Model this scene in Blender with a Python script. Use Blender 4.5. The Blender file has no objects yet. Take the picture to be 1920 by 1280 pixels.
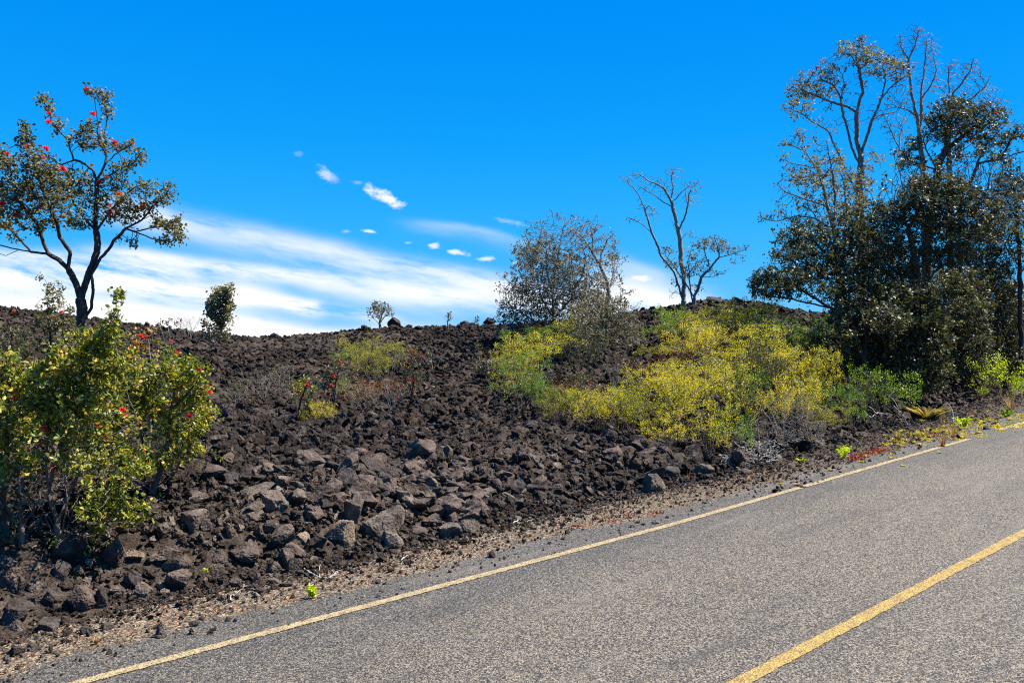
import bpy, math, random
import numpy as np
from mathutils import Vector

# ------------------------------------------------------------------ camera, sky, sun, exposure
W0, H0 = 1920.0, 1280.0          # picture frame used for measuring
F = 1550.0                       # focal length in those pixels
CAMZ = 1.7
sc = bpy.context.scene
cam_d = bpy.data.cameras.new("camera")
cam_d.sensor_width = 36.0
cam_d.lens = 36.0 * F / W0
cam_d.clip_start = 0.05
cam_d.clip_end = 6000
cam = bpy.data.objects.new("camera", cam_d)
sc.collection.objects.link(cam)
cam.location = (0, 0, CAMZ)
cam.rotation_euler = (math.radians(90), 0, 0)
sc.camera = cam

SUN_EL = math.radians(56)
SUN_AZ = math.radians(78)        # clockwise from +Y
sd = Vector((math.sin(SUN_AZ) * math.cos(SUN_EL), math.cos(SUN_AZ) * math.cos(SUN_EL), math.sin(SUN_EL)))
sun_d = bpy.data.lights.new("sun", 'SUN')
sun_d.energy = 5.0
sun_d.angle = math.radians(0.5)
sun_d.color = (1.0, 0.94, 0.84)
sun = bpy.data.objects.new("sun", sun_d)
sc.collection.objects.link(sun)
sun.rotation_euler = sd.to_track_quat('Z', 'Y').to_euler()

sc.view_settings.view_transform = 'Standard'
sc.view_settings.look = 'None'
sc.view_settings.exposure = 1.4
sc.view_settings.gamma = 1.0
sc.cycles.use_denoising = False
sc.cycles.max_bounces = 6
sc.cycles.diffuse_bounces = 2
sc.cycles.glossy_bounces = 2
sc.cycles.transmission_bounces = 3
sc.cycles.transparent_max_bounces = 4
sc.cycles.caustics_reflective = False
sc.cycles.caustics_refractive = False
sc.cycles.pixel_filter_type = 'BLACKMAN_HARRIS'
sc.cycles.filter_width = 1.15


class NT:
    """small helper for wiring nodes"""
    def __init__(s, tree):
        s.t = tree; s.n = tree.nodes; s.l = tree.links
    def add(s, typ, **kw):
        n = s.n.new(typ)
        for k, v in kw.items():
            setattr(n, k, v)
        return n
    def put(s, sock, v):
        if isinstance(v, bpy.types.NodeSocket):
            s.l.new(v, sock)
        else:
            sock.default_value = v
    def m(s, op, a, b=None, c=None, clamp=False):
        n = s.add('ShaderNodeMath', operation=op); n.use_clamp = clamp
        for i, v in enumerate((a, b, c)):
            if v is not None: s.put(n.inputs[i], v)
        return n.outputs[0]
    def mix(s, f, a, b, blend='MIX'):
        n = s.add('ShaderNodeMix', data_type='RGBA', blend_type=blend)
        s.put(n.inputs[0], f); s.put(n.inputs[6], a); s.put(n.inputs[7], b)
        return n.outputs[2]
    def noise(s, vec, scale, detail=4, rough=0.55, dist=0.0, w=False):
        n = s.add('ShaderNodeTexNoise')
        n.inputs['Scale'].default_value = scale; n.inputs['Detail'].default_value = detail
        n.inputs['Roughness'].default_value = rough; n.inputs['Distortion'].default_value = dist
        if vec is not None: s.l.new(vec, n.inputs['Vector'])
        return n.outputs[0]
    def voro(s, vec, scale, feature='F1', out='Distance', rnd=1.0):
        n = s.add('ShaderNodeTexVoronoi', feature=feature)
        n.inputs['Scale'].default_value = scale; n.inputs['Randomness'].default_value = rnd
        if vec is not None: s.l.new(vec, n.inputs['Vector'])
        return n.outputs[out]
    def ramp(s, f, stops, interp='LINEAR'):
        n = s.add('ShaderNodeValToRGB'); n.color_ramp.interpolation = interp
        e = n.color_ramp.elements
        while len(e) < len(stops): e.new(0.5)
        for el, (p, c) in zip(e, stops):
            el.position = p; el.color = (*c, 1) if len(c) == 3 else c
        s.put(n.inputs[0], f)
        return n.outputs[0]
    def rng(s, v, a, b, c=0.0, d=1.0, smooth=True):
        n = s.add('ShaderNodeMapRange', interpolation_type='SMOOTHSTEP' if smooth else 'LINEAR')
        s.put(n.inputs[0], v)
        for i, q in enumerate((a, b, c, d)): n.inputs[i + 1].default_value = q
        return n.outputs[0]
    def bump(s, h, strength=0.5, dist=0.02, normal=None):
        n = s.add('ShaderNodeBump'); n.inputs['Strength'].default_value = strength
        n.inputs['Distance'].default_value = dist; s.l.new(h, n.inputs['Height'])
        if normal is not None: s.l.new(normal, n.inputs['Normal'])
        return n.outputs[0]


def make_world():
    w = bpy.data.worlds.new("World"); sc.world = w; w.use_nodes = True
    w.node_tree.nodes.clear()
    N = NT(w.node_tree)
    out = N.add('ShaderNodeOutputWorld'); bg = N.add('ShaderNodeBackground')
    N.l.new(bg.outputs[0], out.inputs[0])
    bg.inputs['Strength'].default_value = 0.1
    sky = N.add('ShaderNodeTexSky', sky_type='NISHITA')
    sky.sun_disc = False; sky.sun_elevation = SUN_EL; sky.sun_rotation = SUN_AZ
    sky.altitude = 1200; sky.air_density = 1.0; sky.dust_density = 0.3; sky.ozone_density = 2.0
    hs = N.add('ShaderNodeHueSaturation')
    hs.inputs['Saturation'].default_value = 1.6
    hs.inputs['Hue'].default_value = 0.5
    hs.inputs['Value'].default_value = 0.5
    N.l.new(sky.outputs[0], hs.inputs['Color'])
    tc = N.add('ShaderNodeTexCoord')
    sx = N.add('ShaderNodeSeparateXYZ'); N.l.new(tc.outputs['Generated'], sx.inputs[0])
    az = N.m('ARCTAN2', sx.outputs[0], sx.outputs[1])
    el = N.m('ARCSINE', sx.outputs[2])
    deep = N.mix(N.rng(el, 0.02, 0.42), (0.06, 1.85, 4.1, 1), (0.0, 1.12, 3.9, 1))
    blue = N.mix(0.82, hs.outputs[0], deep)
    def vec(a, b, c=0.0):
        n = N.add('ShaderNodeCombineXYZ'); N.put(n.inputs[0], a); N.put(n.inputs[1], b); N.put(n.inputs[2], c)
        return n.outputs[0]
    p = vec(az, el)
    warp = N.noise(vec(N.m('MULTIPLY', az, 0.5), el), 9.0, 4, 0.55)
    wv = N.m('MULTIPLY', N.m('SUBTRACT', warp, 0.5), 0.022)
    el2 = N.m('ADD', el, wv)
    # soft streak textures of high ice cloud
    st1 = N.noise(vec(N.m('ADD', N.m('MULTIPLY', az, 1.0), N.m('MULTIPLY', el, 0.4)),
                      N.m('ADD', N.m('MULTIPLY', el2, 5.0), N.m('MULTIPLY', az, 0.9))), 6.0, 7, 0.6)
    st2 = N.noise(vec(az, N.m('ADD', N.m('MULTIPLY', el2, 5.0), N.m('MULTIPLY', az, 0.7)), 3.3), 9.0, 9, 0.68)
    def A(u): return math.atan((u - 960) / F)
    def E(u, v): return math.atan((640 - v) / math.hypot(F, u - 960))
    def band(pts, w, amp, src, lo, hi, e0, e1):
        """a cirrus band that follows points given as azimuth/elevation"""
        a0, b0 = pts[0]; a1, b1 = pts[-1]
        n = N.add('ShaderNodeFloatCurve'); cu = n.mapping.curves[0]
        span0, span1 = a0 - 0.3, a1 + 0.3
        xs = [(0.0, pts[0][1])] + [((a - span0) / (span1 - span0), b) for a, b in pts] + [(1.0, pts[-1][1])]
        while len(cu.points) < len(xs): cu.points.new(0.5, 0.5)
        for cp, (x, y) in zip(cu.points, xs): cp.location = (x, y)
        n.mapping.update()
        N.put(n.inputs['Value'], N.rng(az, span0, span1, 0, 1, False))
        d = N.m('SUBTRACT', el2, n.outputs[0])
        up = N.m('DIVIDE', N.m('MAXIMUM', d, 0.0), w[0]); dn = N.m('DIVIDE', N.m('MAXIMUM', N.m('MULTIPLY', d, -1.0), 0.0), w[1])
        q = N.m('ADD', up, dn)
        g = N.m('EXPONENT', N.m('MULTIPLY', N.m('MULTIPLY', q, q), -1.0))
        ends = N.m('MULTIPLY', N.rng(az, a0 - e0, a0 + e0 * .3), N.rng(az, a1 - e1 * .3, a1 + e1, 1, 0))
        t = N.rng(src, lo, hi)
        return N.m('MULTIPLY', N.m('MULTIPLY', g, N.m('MULTIPLY', ends, amp)), t)
    P = lambda *q: [(A(u), E(u, v)) for u, v in q]
    masks = [
        band(P((250, 392), (420, 430), (620, 470), (820, 510), (1000, 545), (1150, 580)), (.010, .021), 0.78, st1, .26, .60, .05, .08),
        band(P((640, 520), (760, 540), (880, 552), (1010, 560), (1130, 585)), (.018, .022), 0.85, st1, .30, .60, .08, .08),
        band(P((230, 478), (420, 500), (600, 518), (760, 543), (880, 556)), (.008, .013), 0.95, st2, .28, .60, .08, .06),
        band(P((-300, 535), (0, 522), (200, 528), (360, 545), (470, 552)), (.016, .018), 1.1, st2, .25, .55, .1, .05),
        band(P((-300, 590), (0, 582), (200, 590), (380, 612), (520, 630), (640, 648), (760, 662)), (.018, .06), 1.8, st2, .22, .50, .1, .10),
        band(P((-300, 495), (0, 484), (200, 497), (330, 508)), (.007, .010), 0.85, st2, .3, .58, .1, .05),
        band(P((430, 556), (500, 560), (590, 574)), (.009, .009), 1.3, st2, .28, .52, .03, .02),
        band(P((600, 575), (660, 582), (730, 596)), (.006, .008), .6, st2, .3, .6, .03, .03),
        band(P((820, 422), (930, 440), (1020, 465)), (.005, .012), 0.34, st1, .25, .7, .07, .05),
        band(P((1130, 545), (1200, 552), (1300, 580)), (.022, .03), 0.95, st2, .25, .55, .05, .05),
        band(P((1140, 486), (1190, 500), (1240, 515)), (.008, .014), 0.35, st1, .2, .6, .03, .03),
        band(P((700, 662), (1000, 650), (1300, 640), (2200, 660)), (.016, .05), .7, st2, .05, .6, .1, .1),
    ]
    # small fair-weather puffs
    fl = N.noise(vec(N.m('MULTIPLY', az, 1.0), N.m('MULTIPLY', el, 1.9)), 60.0, 5, 0.65)
    flo = N.m('MULTIPLY', N.m('SUBTRACT', fl, 0.5), 2.6)
    def puff(u, v, w, h, amp, tilt=0.0):
        a, e = A(u), E(u, v)
        dx = N.m('SUBTRACT', az, a); dy = N.m('SUBTRACT', el, e)
        dy = N.m('ADD', dy, N.m('MULTIPLY', dx, tilt))
        X = N.m('DIVIDE', dx, w / F); Y = N.m('DIVIDE', dy, h / F)
        r = N.m('SQRT', N.m('ADD', N.m('MULTIPLY', X, X), N.m('MULTIPLY', Y, Y)))
        v_ = N.m('SUBTRACT', N.m('ADD', 1.0, flo), r)
        return N.m('MULTIPLY', N.rng(v_, -0.1, 0.9), amp)
    masks += [puff(722, 370, 36, 15, 1.0, .45), puff(614, 329, 20, 13, .5, .4), puff(693, 434, 18, 4, .75, 0.05),
              puff(812, 460, 13, 6, .75), puff(858, 473, 27, 6, .8, .15), puff(913, 485, 17, 6, .7),
              puff(1200, 522, 24, 7, 1.0), puff(650, 434, 10, 4, .35), puff(668, 342, 14, 5, .2),
              puff(766, 455, 10, 3, .35), puff(955, 415, 34, 6, .25, .2), puff(560, 288, 9, 6, .12), puff(968, 492, 9, 4, .45)]
    tot = None
    for k in masks:
        inv = N.m('SUBTRACT', 1.0, N.m('MINIMUM', k, 1.0))
        tot = inv if tot is None else N.m('MULTIPLY', tot, inv)
    cov = N.m('SUBTRACT', 1.0, tot, clamp=True)
    col = N.mix(cov, blue, (4.0, 4.05, 4.15, 1))
    N.l.new(col, bg.inputs['Color'])
    w.cycles.sampling_method = 'MANUAL'
    w.cycles.sample_map_resolution = 512
make_world()

# ------------------------------------------------------------------ noise and geometry helpers
def _hash(ix, iy, iz, seed):
    h = (ix.astype(np.int64) * 374761393 + iy.astype(np.int64) * 668265263 + iz.astype(np.int64) * 2147483647 + seed * 1274126177) & 0xFFFFFFFF
    h = ((h ^ (h >> 13)) * 1274126177) & 0xFFFFFFFF
    h = ((h ^ (h >> 16)) * 2246822519) & 0xFFFFFFFF
    return ((h ^ (h >> 15)) & 0xFFFFFF) / float(0xFFFFFF)

def vnoise(p, seed=0):
    """value noise in [-1,1], p (n,3)"""
    i = np.floor(p).astype(np.int64); f = p - i
    f = f * f * f * (f * (f * 6 - 15) + 10)
    r = 0
    for dx in (0, 1):
        wx = f[:, 0] if dx else 1 - f[:, 0]
        for dy in (0, 1):
            wy = f[:, 1] if dy else 1 - f[:, 1]
            for dz in (0, 1):
                wz = f[:, 2] if dz else 1 - f[:, 2]
                r = r + wx * wy * wz * _hash(i[:, 0] + dx, i[:, 1] + dy, i[:, 2] + dz, seed)
    return r * 2 - 1

def fbm(p, octs=4, seed=0, gain=0.5, ridge=False):
    a = 1.0; s = 0; r = 0
    for o in range(octs):
        n = vnoise(p * (2.03 ** o) + 17.3 * o, seed + o)
        if ridge: n = 1 - 2 * np.abs(n)
        r = r + a * n; s += a; a *= gain
    return r / s

def cell(x, y, scale, seed=0):
    """distance to nearest jittered point and that cell's random value"""
    px, py = x * scale, y * scale
    ix, iy = np.floor(px).astype(np.int64), np.floor(py).astype(np.int64)
    best = np.full(x.shape, 9.0); val = np.zeros(x.shape)
    z = np.zeros_like(ix)
    for dx in (-1, 0, 1):
        for dy in (-1, 0, 1):
            cx, cy = ix + dx, iy + dy
            jx = _hash(cx, cy, z, seed + 1); jy = _hash(cx, cy, z, seed + 2)
            d = np.hypot(cx + jx - px, cy + jy - py)
            m = d < best
            best = np.where(m, d, best); val = np.where(m, _hash(cx, cy, z, seed + 3), val)
    return best, val

def mesh_from(name, V, faces_list, mats, smooth=False, attrs=None, mat_idx=None):
    """faces_list: list of (n,k) index arrays; attrs: name -> per-face float array"""
    me = bpy.data.meshes.new(name)
    V = np.asarray(V, dtype=np.float32)
    me.vertices.add(len(V)); me.vertices.foreach_set('co', V.ravel())
    loops = np.concatenate([f.ravel() for f in faces_list]).astype(np.int32)
    tot = np.concatenate([np.full(len(f), f.shape[1], dtype=np.int32) for f in faces_list])
    start = np.concatenate([[0], np.cumsum(tot)[:-1]]).astype(np.int32)
    me.loops.add(len(loops)); me.loops.foreach_set('vertex_index', loops)
    me.polygons.add(len(tot)); me.polygons.foreach_set('loop_start', start)
    try: me.polygons.foreach_set('loop_total', tot)
    except Exception: pass
    me.polygons.foreach_set('use_smooth', np.full(len(tot), bool(smooth)))
    if mat_idx is not None: me.polygons.foreach_set('material_index', mat_idx.astype(np.int32))
    for m in (mats if isinstance(mats, (list, tuple)) else [mats]): me.materials.append(m)
    if attrs:
        for k, a in attrs.items():
            at_ = me.attributes.new(k, 'FLOAT', 'FACE'); at_.data.foreach_set('value', np.asarray(a, dtype=np.float32))
    me.update(calc_edges=True)
    return me

COL = sc.collection
def link(name, me, parent=None, loc=None):
    o = bpy.data.objects.new(name, me); COL.objects.link(o)
    if parent is not None: o.parent = parent
    if loc is not None: o.location = loc
    return o
def tag(o, label=None, cat=None, group=None, kind=None):
    if label: o['label'] = label
    if cat: o['category'] = cat
    if group: o['group'] = group
    if kind: o['kind'] = kind
    return o

def at(u, v, Y):
    return np.array([(u - 960) / F * Y, Y, CAMZ + (640 - v) / F * Y])

# ------------------------------------------------------------------ terrain
SLOPE = 0.0456
def plane_z(x, y):
    # the road climbs gently to the right and levels off far away
    return SLOPE * 60 * np.tanh(x / 60.0)

# where the rubble meets the gravel verge (measured on the ground plane)
def on_plane(u, v):
    X = (u - 960) / F; Z = (640 - v) / F
    Y = CAMZ / (SLOPE * X - Z)
    return (X * Y, Y)
EDGE = np.array([on_plane(u, v) for u, v in ((-500, 1370), (0, 1212), (150, 1168), (300, 1130), (450, 1103), (640, 1066), (860, 1012), (1000, 980),
                                             (1200, 932), (1340, 902), (1450, 876), (1600, 838), (1700, 808), (1780, 782), (1850, 757))])
EDGE = np.vstack([EDGE[0] + (EDGE[0] - EDGE[1]) * 12, EDGE, EDGE[-1] + (EDGE[-1] - EDGE[-2]) * 12])
def edge_dist(x, y):
    """signed distance to the rubble edge, positive on the hill side"""
    best = np.full(np.shape(x), 1e9); sgn = np.ones(np.shape(x))
    for a, b in zip(EDGE[:-1], EDGE[1:]):
        d = b - a; L2 = d @ d
        t = np.clip(((x - a[0]) * d[0] + (y - a[1]) * d[1]) / L2, 0, 1)
        qx, qy = x - a[0] - t * d[0], y - a[1] - t * d[1]
        r = np.hypot(qx, qy); m = r < best
        best = np.where(m, r, best)
        sgn = np.where(m, np.sign(d[0] * qy - d[1] * qx), sgn)
    return best * sgn

CTRL = [  # (u, depth, height)
    (-500, 8, .8), (-500, 14, 1.9), (-500, 20, 2.6), (-500, 30, 2.2),
    (0, 6.0, .30), (0, 8, .72), (0, 11, 1.3), (0, 15, 1.95), (0, 20, 2.56), (0, 30, 2.2),
    (300, 6.2, .2), (300, 8, .5), (300, 11, .85), (300, 15, 1.35), (300, 20, 1.99), (300, 30, 1.7),
    (550, 7, .25), (550, 8.5, .5), (550, 11, .62), (550, 15, 1.05), (550, 20, 1.70), (550, 30, 1.2),
    (700, 7.4, .22), (700, 8.6, .45), (700, 11, .66), (700, 15, 1.2), (700, 20.5, 2.05), (700, 30, 1.7),
    (800, 20.5, 1.84), (900, 8.8, .35), (900, 11, .7), (900, 15, 1.3), (900, 21, 2.10), (900, 32, 1.8),
    (1100, 9.5, .35), (1100, 11.5, .8), (1100, 15, 1.5), (1100, 22, 2.30), (1100, 34, 1.9),
    (1220, 23, 2.45), (1350, 11.3, .40), (1350, 12.4, .8), (1350, 15, 1.5), (1350, 20, 2.4), (1350, 23, 2.80), (1350, 36, 2.2),
    (1480, 24, 2.6), (1550, 13.5, .5), (1550, 16, 1.0), (1550, 20, 1.9), (1550, 25, 2.45), (1550, 38, 2.0),
    (1750, 15.6, .45), (1750, 18, .75), (1750, 22, 1.5), (1750, 28, 2.3), (1750, 40, 2.0),
    (1920, 22, .9), (1920, 28, 1.7), (1920, 34, 2.3), (1920, 44, 2.0),
    (2300, 30, 1.9), (2300, 40, 2.5)]
cx = np.array([(u - 960) / F * Y for u, Y, z in CTRL]); cy = np.array([float(Y) for u, Y, z in CTRL])
cz = np.array([z - (.15 if (Y >= 19 and u < 1150) else .07 if (Y >= 15 and u < 1150) else 0) for u, Y, z in CTRL])   # loose rock adds the rest
cd = cz - plane_z(cx, cy)
for a, b in zip(EDGE[1:-1], EDGE[2:]):
    for t in (0.0, 0.5):
        q = a + (b - a) * t
        cx = np.append(cx, q[0]); cy = np.append(cy, q[1]); cd = np.append(cd, 0.0)
def _K(r2): return 0.5 * r2 * np.log(r2 + 1e-9)
n_ = len(cx)
_r2 = (cx[:, None] - cx) ** 2 + (cy[:, None] - cy) ** 2
_A = np.zeros((n_ + 3, n_ + 3)); _A[:n_, :n_] = _K(_r2) + np.eye(n_) * 0.02
_A[:n_, n_] = 1; _A[:n_, n_ + 1] = cx; _A[:n_, n_ + 2] = cy; _A[n_:, :n_] = _A[:n_, n_:].T
_w = np.linalg.solve(_A, np.append(cd, [0, 0, 0]))
def smooth(a, b, x):
    t = np.clip((x - a) / (b - a), 0, 1); return t * t * (3 - 2 * t)
def base_h(x, y):
    """smooth terrain height"""
    x = np.asarray(x, float); y = np.asarray(y, float)
    sh = x.shape; x = x.ravel(); y = y.ravel()
    d = np.full(x.shape, _w[n_]) + _w[n_ + 1] * x + _w[n_ + 2] * y
    for k in range(n_): d += _w[k] * _K((x - cx[k]) ** 2 + (y - cy[k]) ** 2)
    r = np.hypot(x - 3, y - 15)
    far = smooth(22, 42, r)
    d = np.clip(d, 0, 3.2) * (1 - far) + far * 1.2
    s = edge_dist(x, y)
    d = d * smooth(-0.05, 0.9, s)
    return (plane_z(x, y) + d).reshape(sh)

def rough_h(x, y):
    """lava surface relief added on the hill"""
    sh = np.shape(x); x = np.ravel(x); y = np.ravel(y)
    s = edge_dist(x, y)
    amp = smooth(0.0, 1.2, s)
    z0 = np.zeros_like(x)
    p = np.stack([x, y, z0], 1)
    wx = x + 0.18 * vnoise(p * 3.1, 5); wy = y + 0.18 * vnoise(p * 3.1 + 9, 6)
    h = 0.10 * fbm(p * 0.9, 3, 1) + 0.07 * fbm(p * 2.6, 3, 11)
    d1, v1 = cell(wx, wy, 2.6, 3); h += amp * 0.10 * (v1 - .3) * np.clip(1 - d1 * 1.5, 0, .5) + 0.085 * fbm(p * 2.2 + 3, 4, 41, .62, True)
    d2, v2 = cell(wx, wy, 6.5, 7); h += amp * 0.05 * (v2 + .1) * np.clip(1 - d2 * 1.4, 0, .6)
    h += 0.035 * fbm(p * 12, 2, 21, .6, True)
    far = smooth(26, 45, np.hypot(x - 3, y - 15))
    return (h * amp * (1 + far * 1.0) - 0.05 * amp).reshape(sh)
def ground(x, y): return base_h(x, y) + rough_h(x, y)

def on_ground(u, v, lo=3.5, hi=40.0, n=700):
    """point of the smooth terrain met by the sight line through (u, v)"""
    Y = np.geomspace(lo, hi, n)
    x = (u - 960) / F * Y; zr = CAMZ + (640 - v) / F * Y
    hh = base_h(x, Y); below = zr < hh
    k = int(np.argmax(below)) if below.any() else int(np.argmax(np.where(Y > 12, (hh - CAMZ) / Y, -9)))
    if Y[k] > 32 and u < 1700: k = int(np.argmax(np.where((Y > 12) & (Y < 30), (hh - CAMZ) / Y, -9)))
    return float(x[k]), float(Y[k])

# ------------------------------------------------------------------ materials
def material(name):
    m = bpy.data.materials.new(name); m.use_nodes = True
    m.node_tree.nodes.clear()
    N = NT(m.node_tree)
    out = N.add('ShaderNodeOutputMaterial')
    return m, N, out
def principled(N, out, col, rough=0.85, normal=None, spec=0.3):
    b = N.add('ShaderNodeBsdfPrincipled')
    N.put(b.inputs['Base Color'], col); N.put(b.inputs['Roughness'], rough)
    b.inputs['Specular IOR Level'].default_value = spec
    if normal is not None: N.l.new(normal, b.inputs['Normal'])
    N.l.new(b.outputs[0], out.inputs[0])
    return b
def coord(N, which='Object'):
    return N.add('ShaderNodeTexCoord').outputs[which]
def attr(N, name):
    n = N.add('ShaderNodeAttribute'); n.attribute_name = name; return n.outputs['Fac']
def geo_pos(N): return N.add('ShaderNodeNewGeometry').outputs['Position']

def mat_lava(name, rnd='attr', scale=1.0):
    m, N, out = material(name)
    p = geo_pos(N)
    n1 = N.noise(p, 1.1, 4, 0.6); n2 = N.noise(p, 7, 5, 0.65); n3 = N.noise(p, 60 * scale, 3, 0.7)
    t = attr(N, 'tint') if rnd == 'attr' else N.add('ShaderNodeObjectInfo').outputs['Random']
    base = N.ramp(N.m('ADD', N.m('MULTIPLY', n2, 0.6), N.m('MULTIPLY', t, 0.4)),
                  [(0.25, (0.0110, 0.0073, 0.0053)), (0.43, (0.0290, 0.0198, 0.0142)), (0.57, (0.064, 0.0465, 0.0345)), (0.74, (0.138, 0.108, 0.082))])
    # weathered grey and rusty stones
    g = N.rng(t, 0.80, 0.97)
    c = N.mix(N.m('MULTIPLY', g, 0.75), base, (0.165, 0.132, 0.102, 1))
    rr = N.rng(n1, 0.56, 0.70)
    c = N.mix(N.m('MULTIPLY', rr, 0.30), c, (0.060, 0.034, 0.024, 1))
    sp = N.rng(n3, 0.35, 0.7, 0.55, 1.45)
    mul = N.add('ShaderNodeVectorMath', operation='SCALE'); N.l.new(c, mul.inputs[0]); N.l.new(sp, mul.inputs['Scale'])
    ves = N.voro(p, 55 * scale); 
    hgt = N.m('ADD', N.m('MULTIPLY', n3, 0.6), N.m('ADD', N.m('MULTIPLY', N.noise(p, 22 * scale, 4, .6), 1.2), N.m('MULTIPLY', ves, 0.5)))
    nb = N.bump(hgt, 0.9, 0.02)
    principled(N, out, mul.outputs[0], 0.92, nb, 0.2)
    return m

def mat_road():
    m, N, out = material('asphalt')
    p = geo_pos(N)
    v1 = N.voro(p, 230, 'F1', 'Color'); sep = N.add('ShaderNodeSeparateColor'); N.l.new(v1, sep.inputs[0])
    v2 = N.voro(p, 120, 'F1', 'Color'); sep2 = N.add('ShaderNodeSeparateColor'); N.l.new(v2, sep2.inputs[0])
    st = N.m('ADD', N.m('MULTIPLY', sep.outputs[0], 0.55), N.m('MULTIPLY', sep2.outputs[1], 0.45))
    big = N.noise(p, 0.55, 4, 0.6); mid = N.noise(p, 5, 4, 0.6)
    # worn lane: paler, sandier towards the wheel tracks, darker near the painted edge
    s = attr(N, 'lane')
    base = N.ramp(st, [(0.24, (0.0050, 0.0046, 0.0042)), (0.44, (0.0302, 0.0260, 0.0218)), (0.58, (0.0941, 0.0790, 0.0613)), (0.78, (0.2688, 0.2226, 0.1638))])
    dark = N.ramp(st, [(0.24, (0.0046, 0.0045, 0.0044)), (0.46, (0.0218, 0.0206, 0.0189)), (0.62, (0.0655, 0.0588, 0.0504)), (0.82, (0.2184, 0.1890, 0.1512))])
    sepx = N.add('ShaderNodeSeparateXYZ'); N.l.new(p, sepx.inputs[0])
    # signed distance from the edge line, towards the lane
    dl = N.m('SUBTRACT', N.m('MULTIPLY', sepx.outputs[0], 0.653), N.m('MULTIPLY', sepx.outputs[1], 0.757))
    dl = N.m('ADD', dl, 4.80)
    k = N.m('ADD', N.rng(dl, 0.1, 1.1), N.m('MULTIPLY', N.m('SUBTRACT', big, 0.5), 1.4), clamp=True)
    c = N.mix(k, dark, base)
    c = N.mix(N.rng(mid, 0.58, 0.75, 0, 0.30), c, (0.035, 0.033, 0.031, 1))
    # wheel paths polished paler, faint streaks along the lane, old tar patches and hairline cracks
    al = N.m('ADD', N.m('MULTIPLY', sepx.outputs[0], 0.757), N.m('MULTIPLY', sepx.outputs[1], 0.653))
    cv = N.add('ShaderNodeCombineXYZ'); N.l.new(N.m('MULTIPLY', al, 0.12), cv.inputs[0]); N.l.new(dl, cv.inputs[1])
    stre = N.noise(cv.outputs[0], 3.0, 5, 0.65)
    c = N.mix(N.rng(stre, 0.52, 0.72, 0, 0.38), c, (0.155, 0.130, 0.102, 1))
    c = N.mix(N.rng(stre, 0.46, 0.30, 0, 0.40), c, (0.030, 0.029, 0.028, 1))
    pat = N.noise(p, 0.9, 3, 0.5, 0.6)
    c = N.mix(N.rng(pat, 0.60, 0.66, 0, 0.22), c, (0.028, 0.027, 0.027, 1))
    cr = N.add('ShaderNodeTexVoronoi', feature='DISTANCE_TO_EDGE'); cr.inputs['Scale'].default_value = 0.55
    wv2 = N.add('ShaderNodeTexNoise'); wv2.inputs['Scale'].default_value = 2.5; N.l.new(p, wv2.inputs['Vector'])
    ad = N.add('ShaderNodeVectorMath', operation='MULTIPLY_ADD'); N.l.new(wv2.outputs['Color'], ad.inputs[0]); ad.inputs[1].default_value = (.7, .7, .7); N.l.new(p, ad.inputs[2])
    N.l.new(ad.outputs[0], cr.inputs['Vector'])
    ck = N.m('MULTIPLY', N.rng(cr.outputs['Distance'], 0.0035, 0.0010), N.rng(N.noise(p, 0.7, 2), 0.5, 0.6))
    c = N.mix(N.m('MULTIPLY', ck, .7), c, (0.012, 0.011, 0.011, 1))
    hgt = N.m('ADD', st, N.m('MULTIPLY', N.voro(p, 130), -0.8))
    nb = N.bump(hgt, 0.55, 0.006)
    principled(N, out, c, 0.8, nb, 0.35)
    return m

def mat_paint(name, col):
    m, N, out = material(name)
    p = geo_pos(N)
    v1 = N.voro(p, 190, 'F1', 'Color'); sep = N.add('ShaderNodeSeparateColor'); N.l.new(v1, sep.inputs[0])
    c = N.mix(N.rng(sep.outputs[0], 0.55, 0.9), (*col, 1), (col[0] * .55, col[1] * .5, col[2] * .45, 1))
    wear = N.noise(p, 14, 5, 0.75)
    k = N.m('MULTIPLY', N.rng(wear, 0.46, 0.72), N.rng(sep.outputs[1], 0.3, 0.6))
    k2 = N.rng(sep.outputs[2], 0.60, 0.68)
    c = N.mix(N.m('MAXIMUM', k, N.m('MULTIPLY', k2, .8)), c, (0.045, 0.038, 0.031, 1))
    nb = N.bump(sep.outputs[0], 0.4, 0.005)
    principled(N, out, c, 0.75, nb, 0.3)
    return m

def mat_gravel():
    m, N, out = material('gravel')
    p = geo_pos(N)
    v1 = N.voro(p, 120, 'F1', 'Color'); sep = N.add('ShaderNodeSeparateColor'); N.l.new(v1, sep.inputs[0])
    v2 = N.voro(p, 60, 'F1', 'Color'); sep2 = N.add('ShaderNodeSeparateColor'); N.l.new(v2, sep2.inputs[0])
    st = N.m('ADD', N.m('MULTIPLY', sep.outputs[0], 0.6), N.m('MULTIPLY', sep2.outputs[1], 0.4))
    c = N.ramp(st, [(0.2, (0.014, 0.011, 0.0085)), (0.45, (0.075, 0.055, 0.038)), (0.65, (0.18, 0.135, 0.090)), (0.86, (0.36, 0.285, 0.19))])
    n = N.noise(p, 3.5, 5, 0.7)
    c = N.mix(N.rng(n, 0.5, 0.68, 0, .4), c, (0.085, 0.052, 0.028, 1))
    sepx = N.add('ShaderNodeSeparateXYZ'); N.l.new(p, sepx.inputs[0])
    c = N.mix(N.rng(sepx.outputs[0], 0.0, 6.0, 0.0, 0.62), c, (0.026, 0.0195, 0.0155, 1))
    c = N.mix(N.rng(sep2.outputs[2], 0.965, 0.98), c, (0.20, 0.05, 0.02, 1))
    nb = N.bump(N.m('ADD', st, N.m('MULTIPLY', N.voro(p, 80), -1.0)), 0.8, 0.012)
    principled(N, out, c, 0.9, nb, 0.2)
    return m

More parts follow.
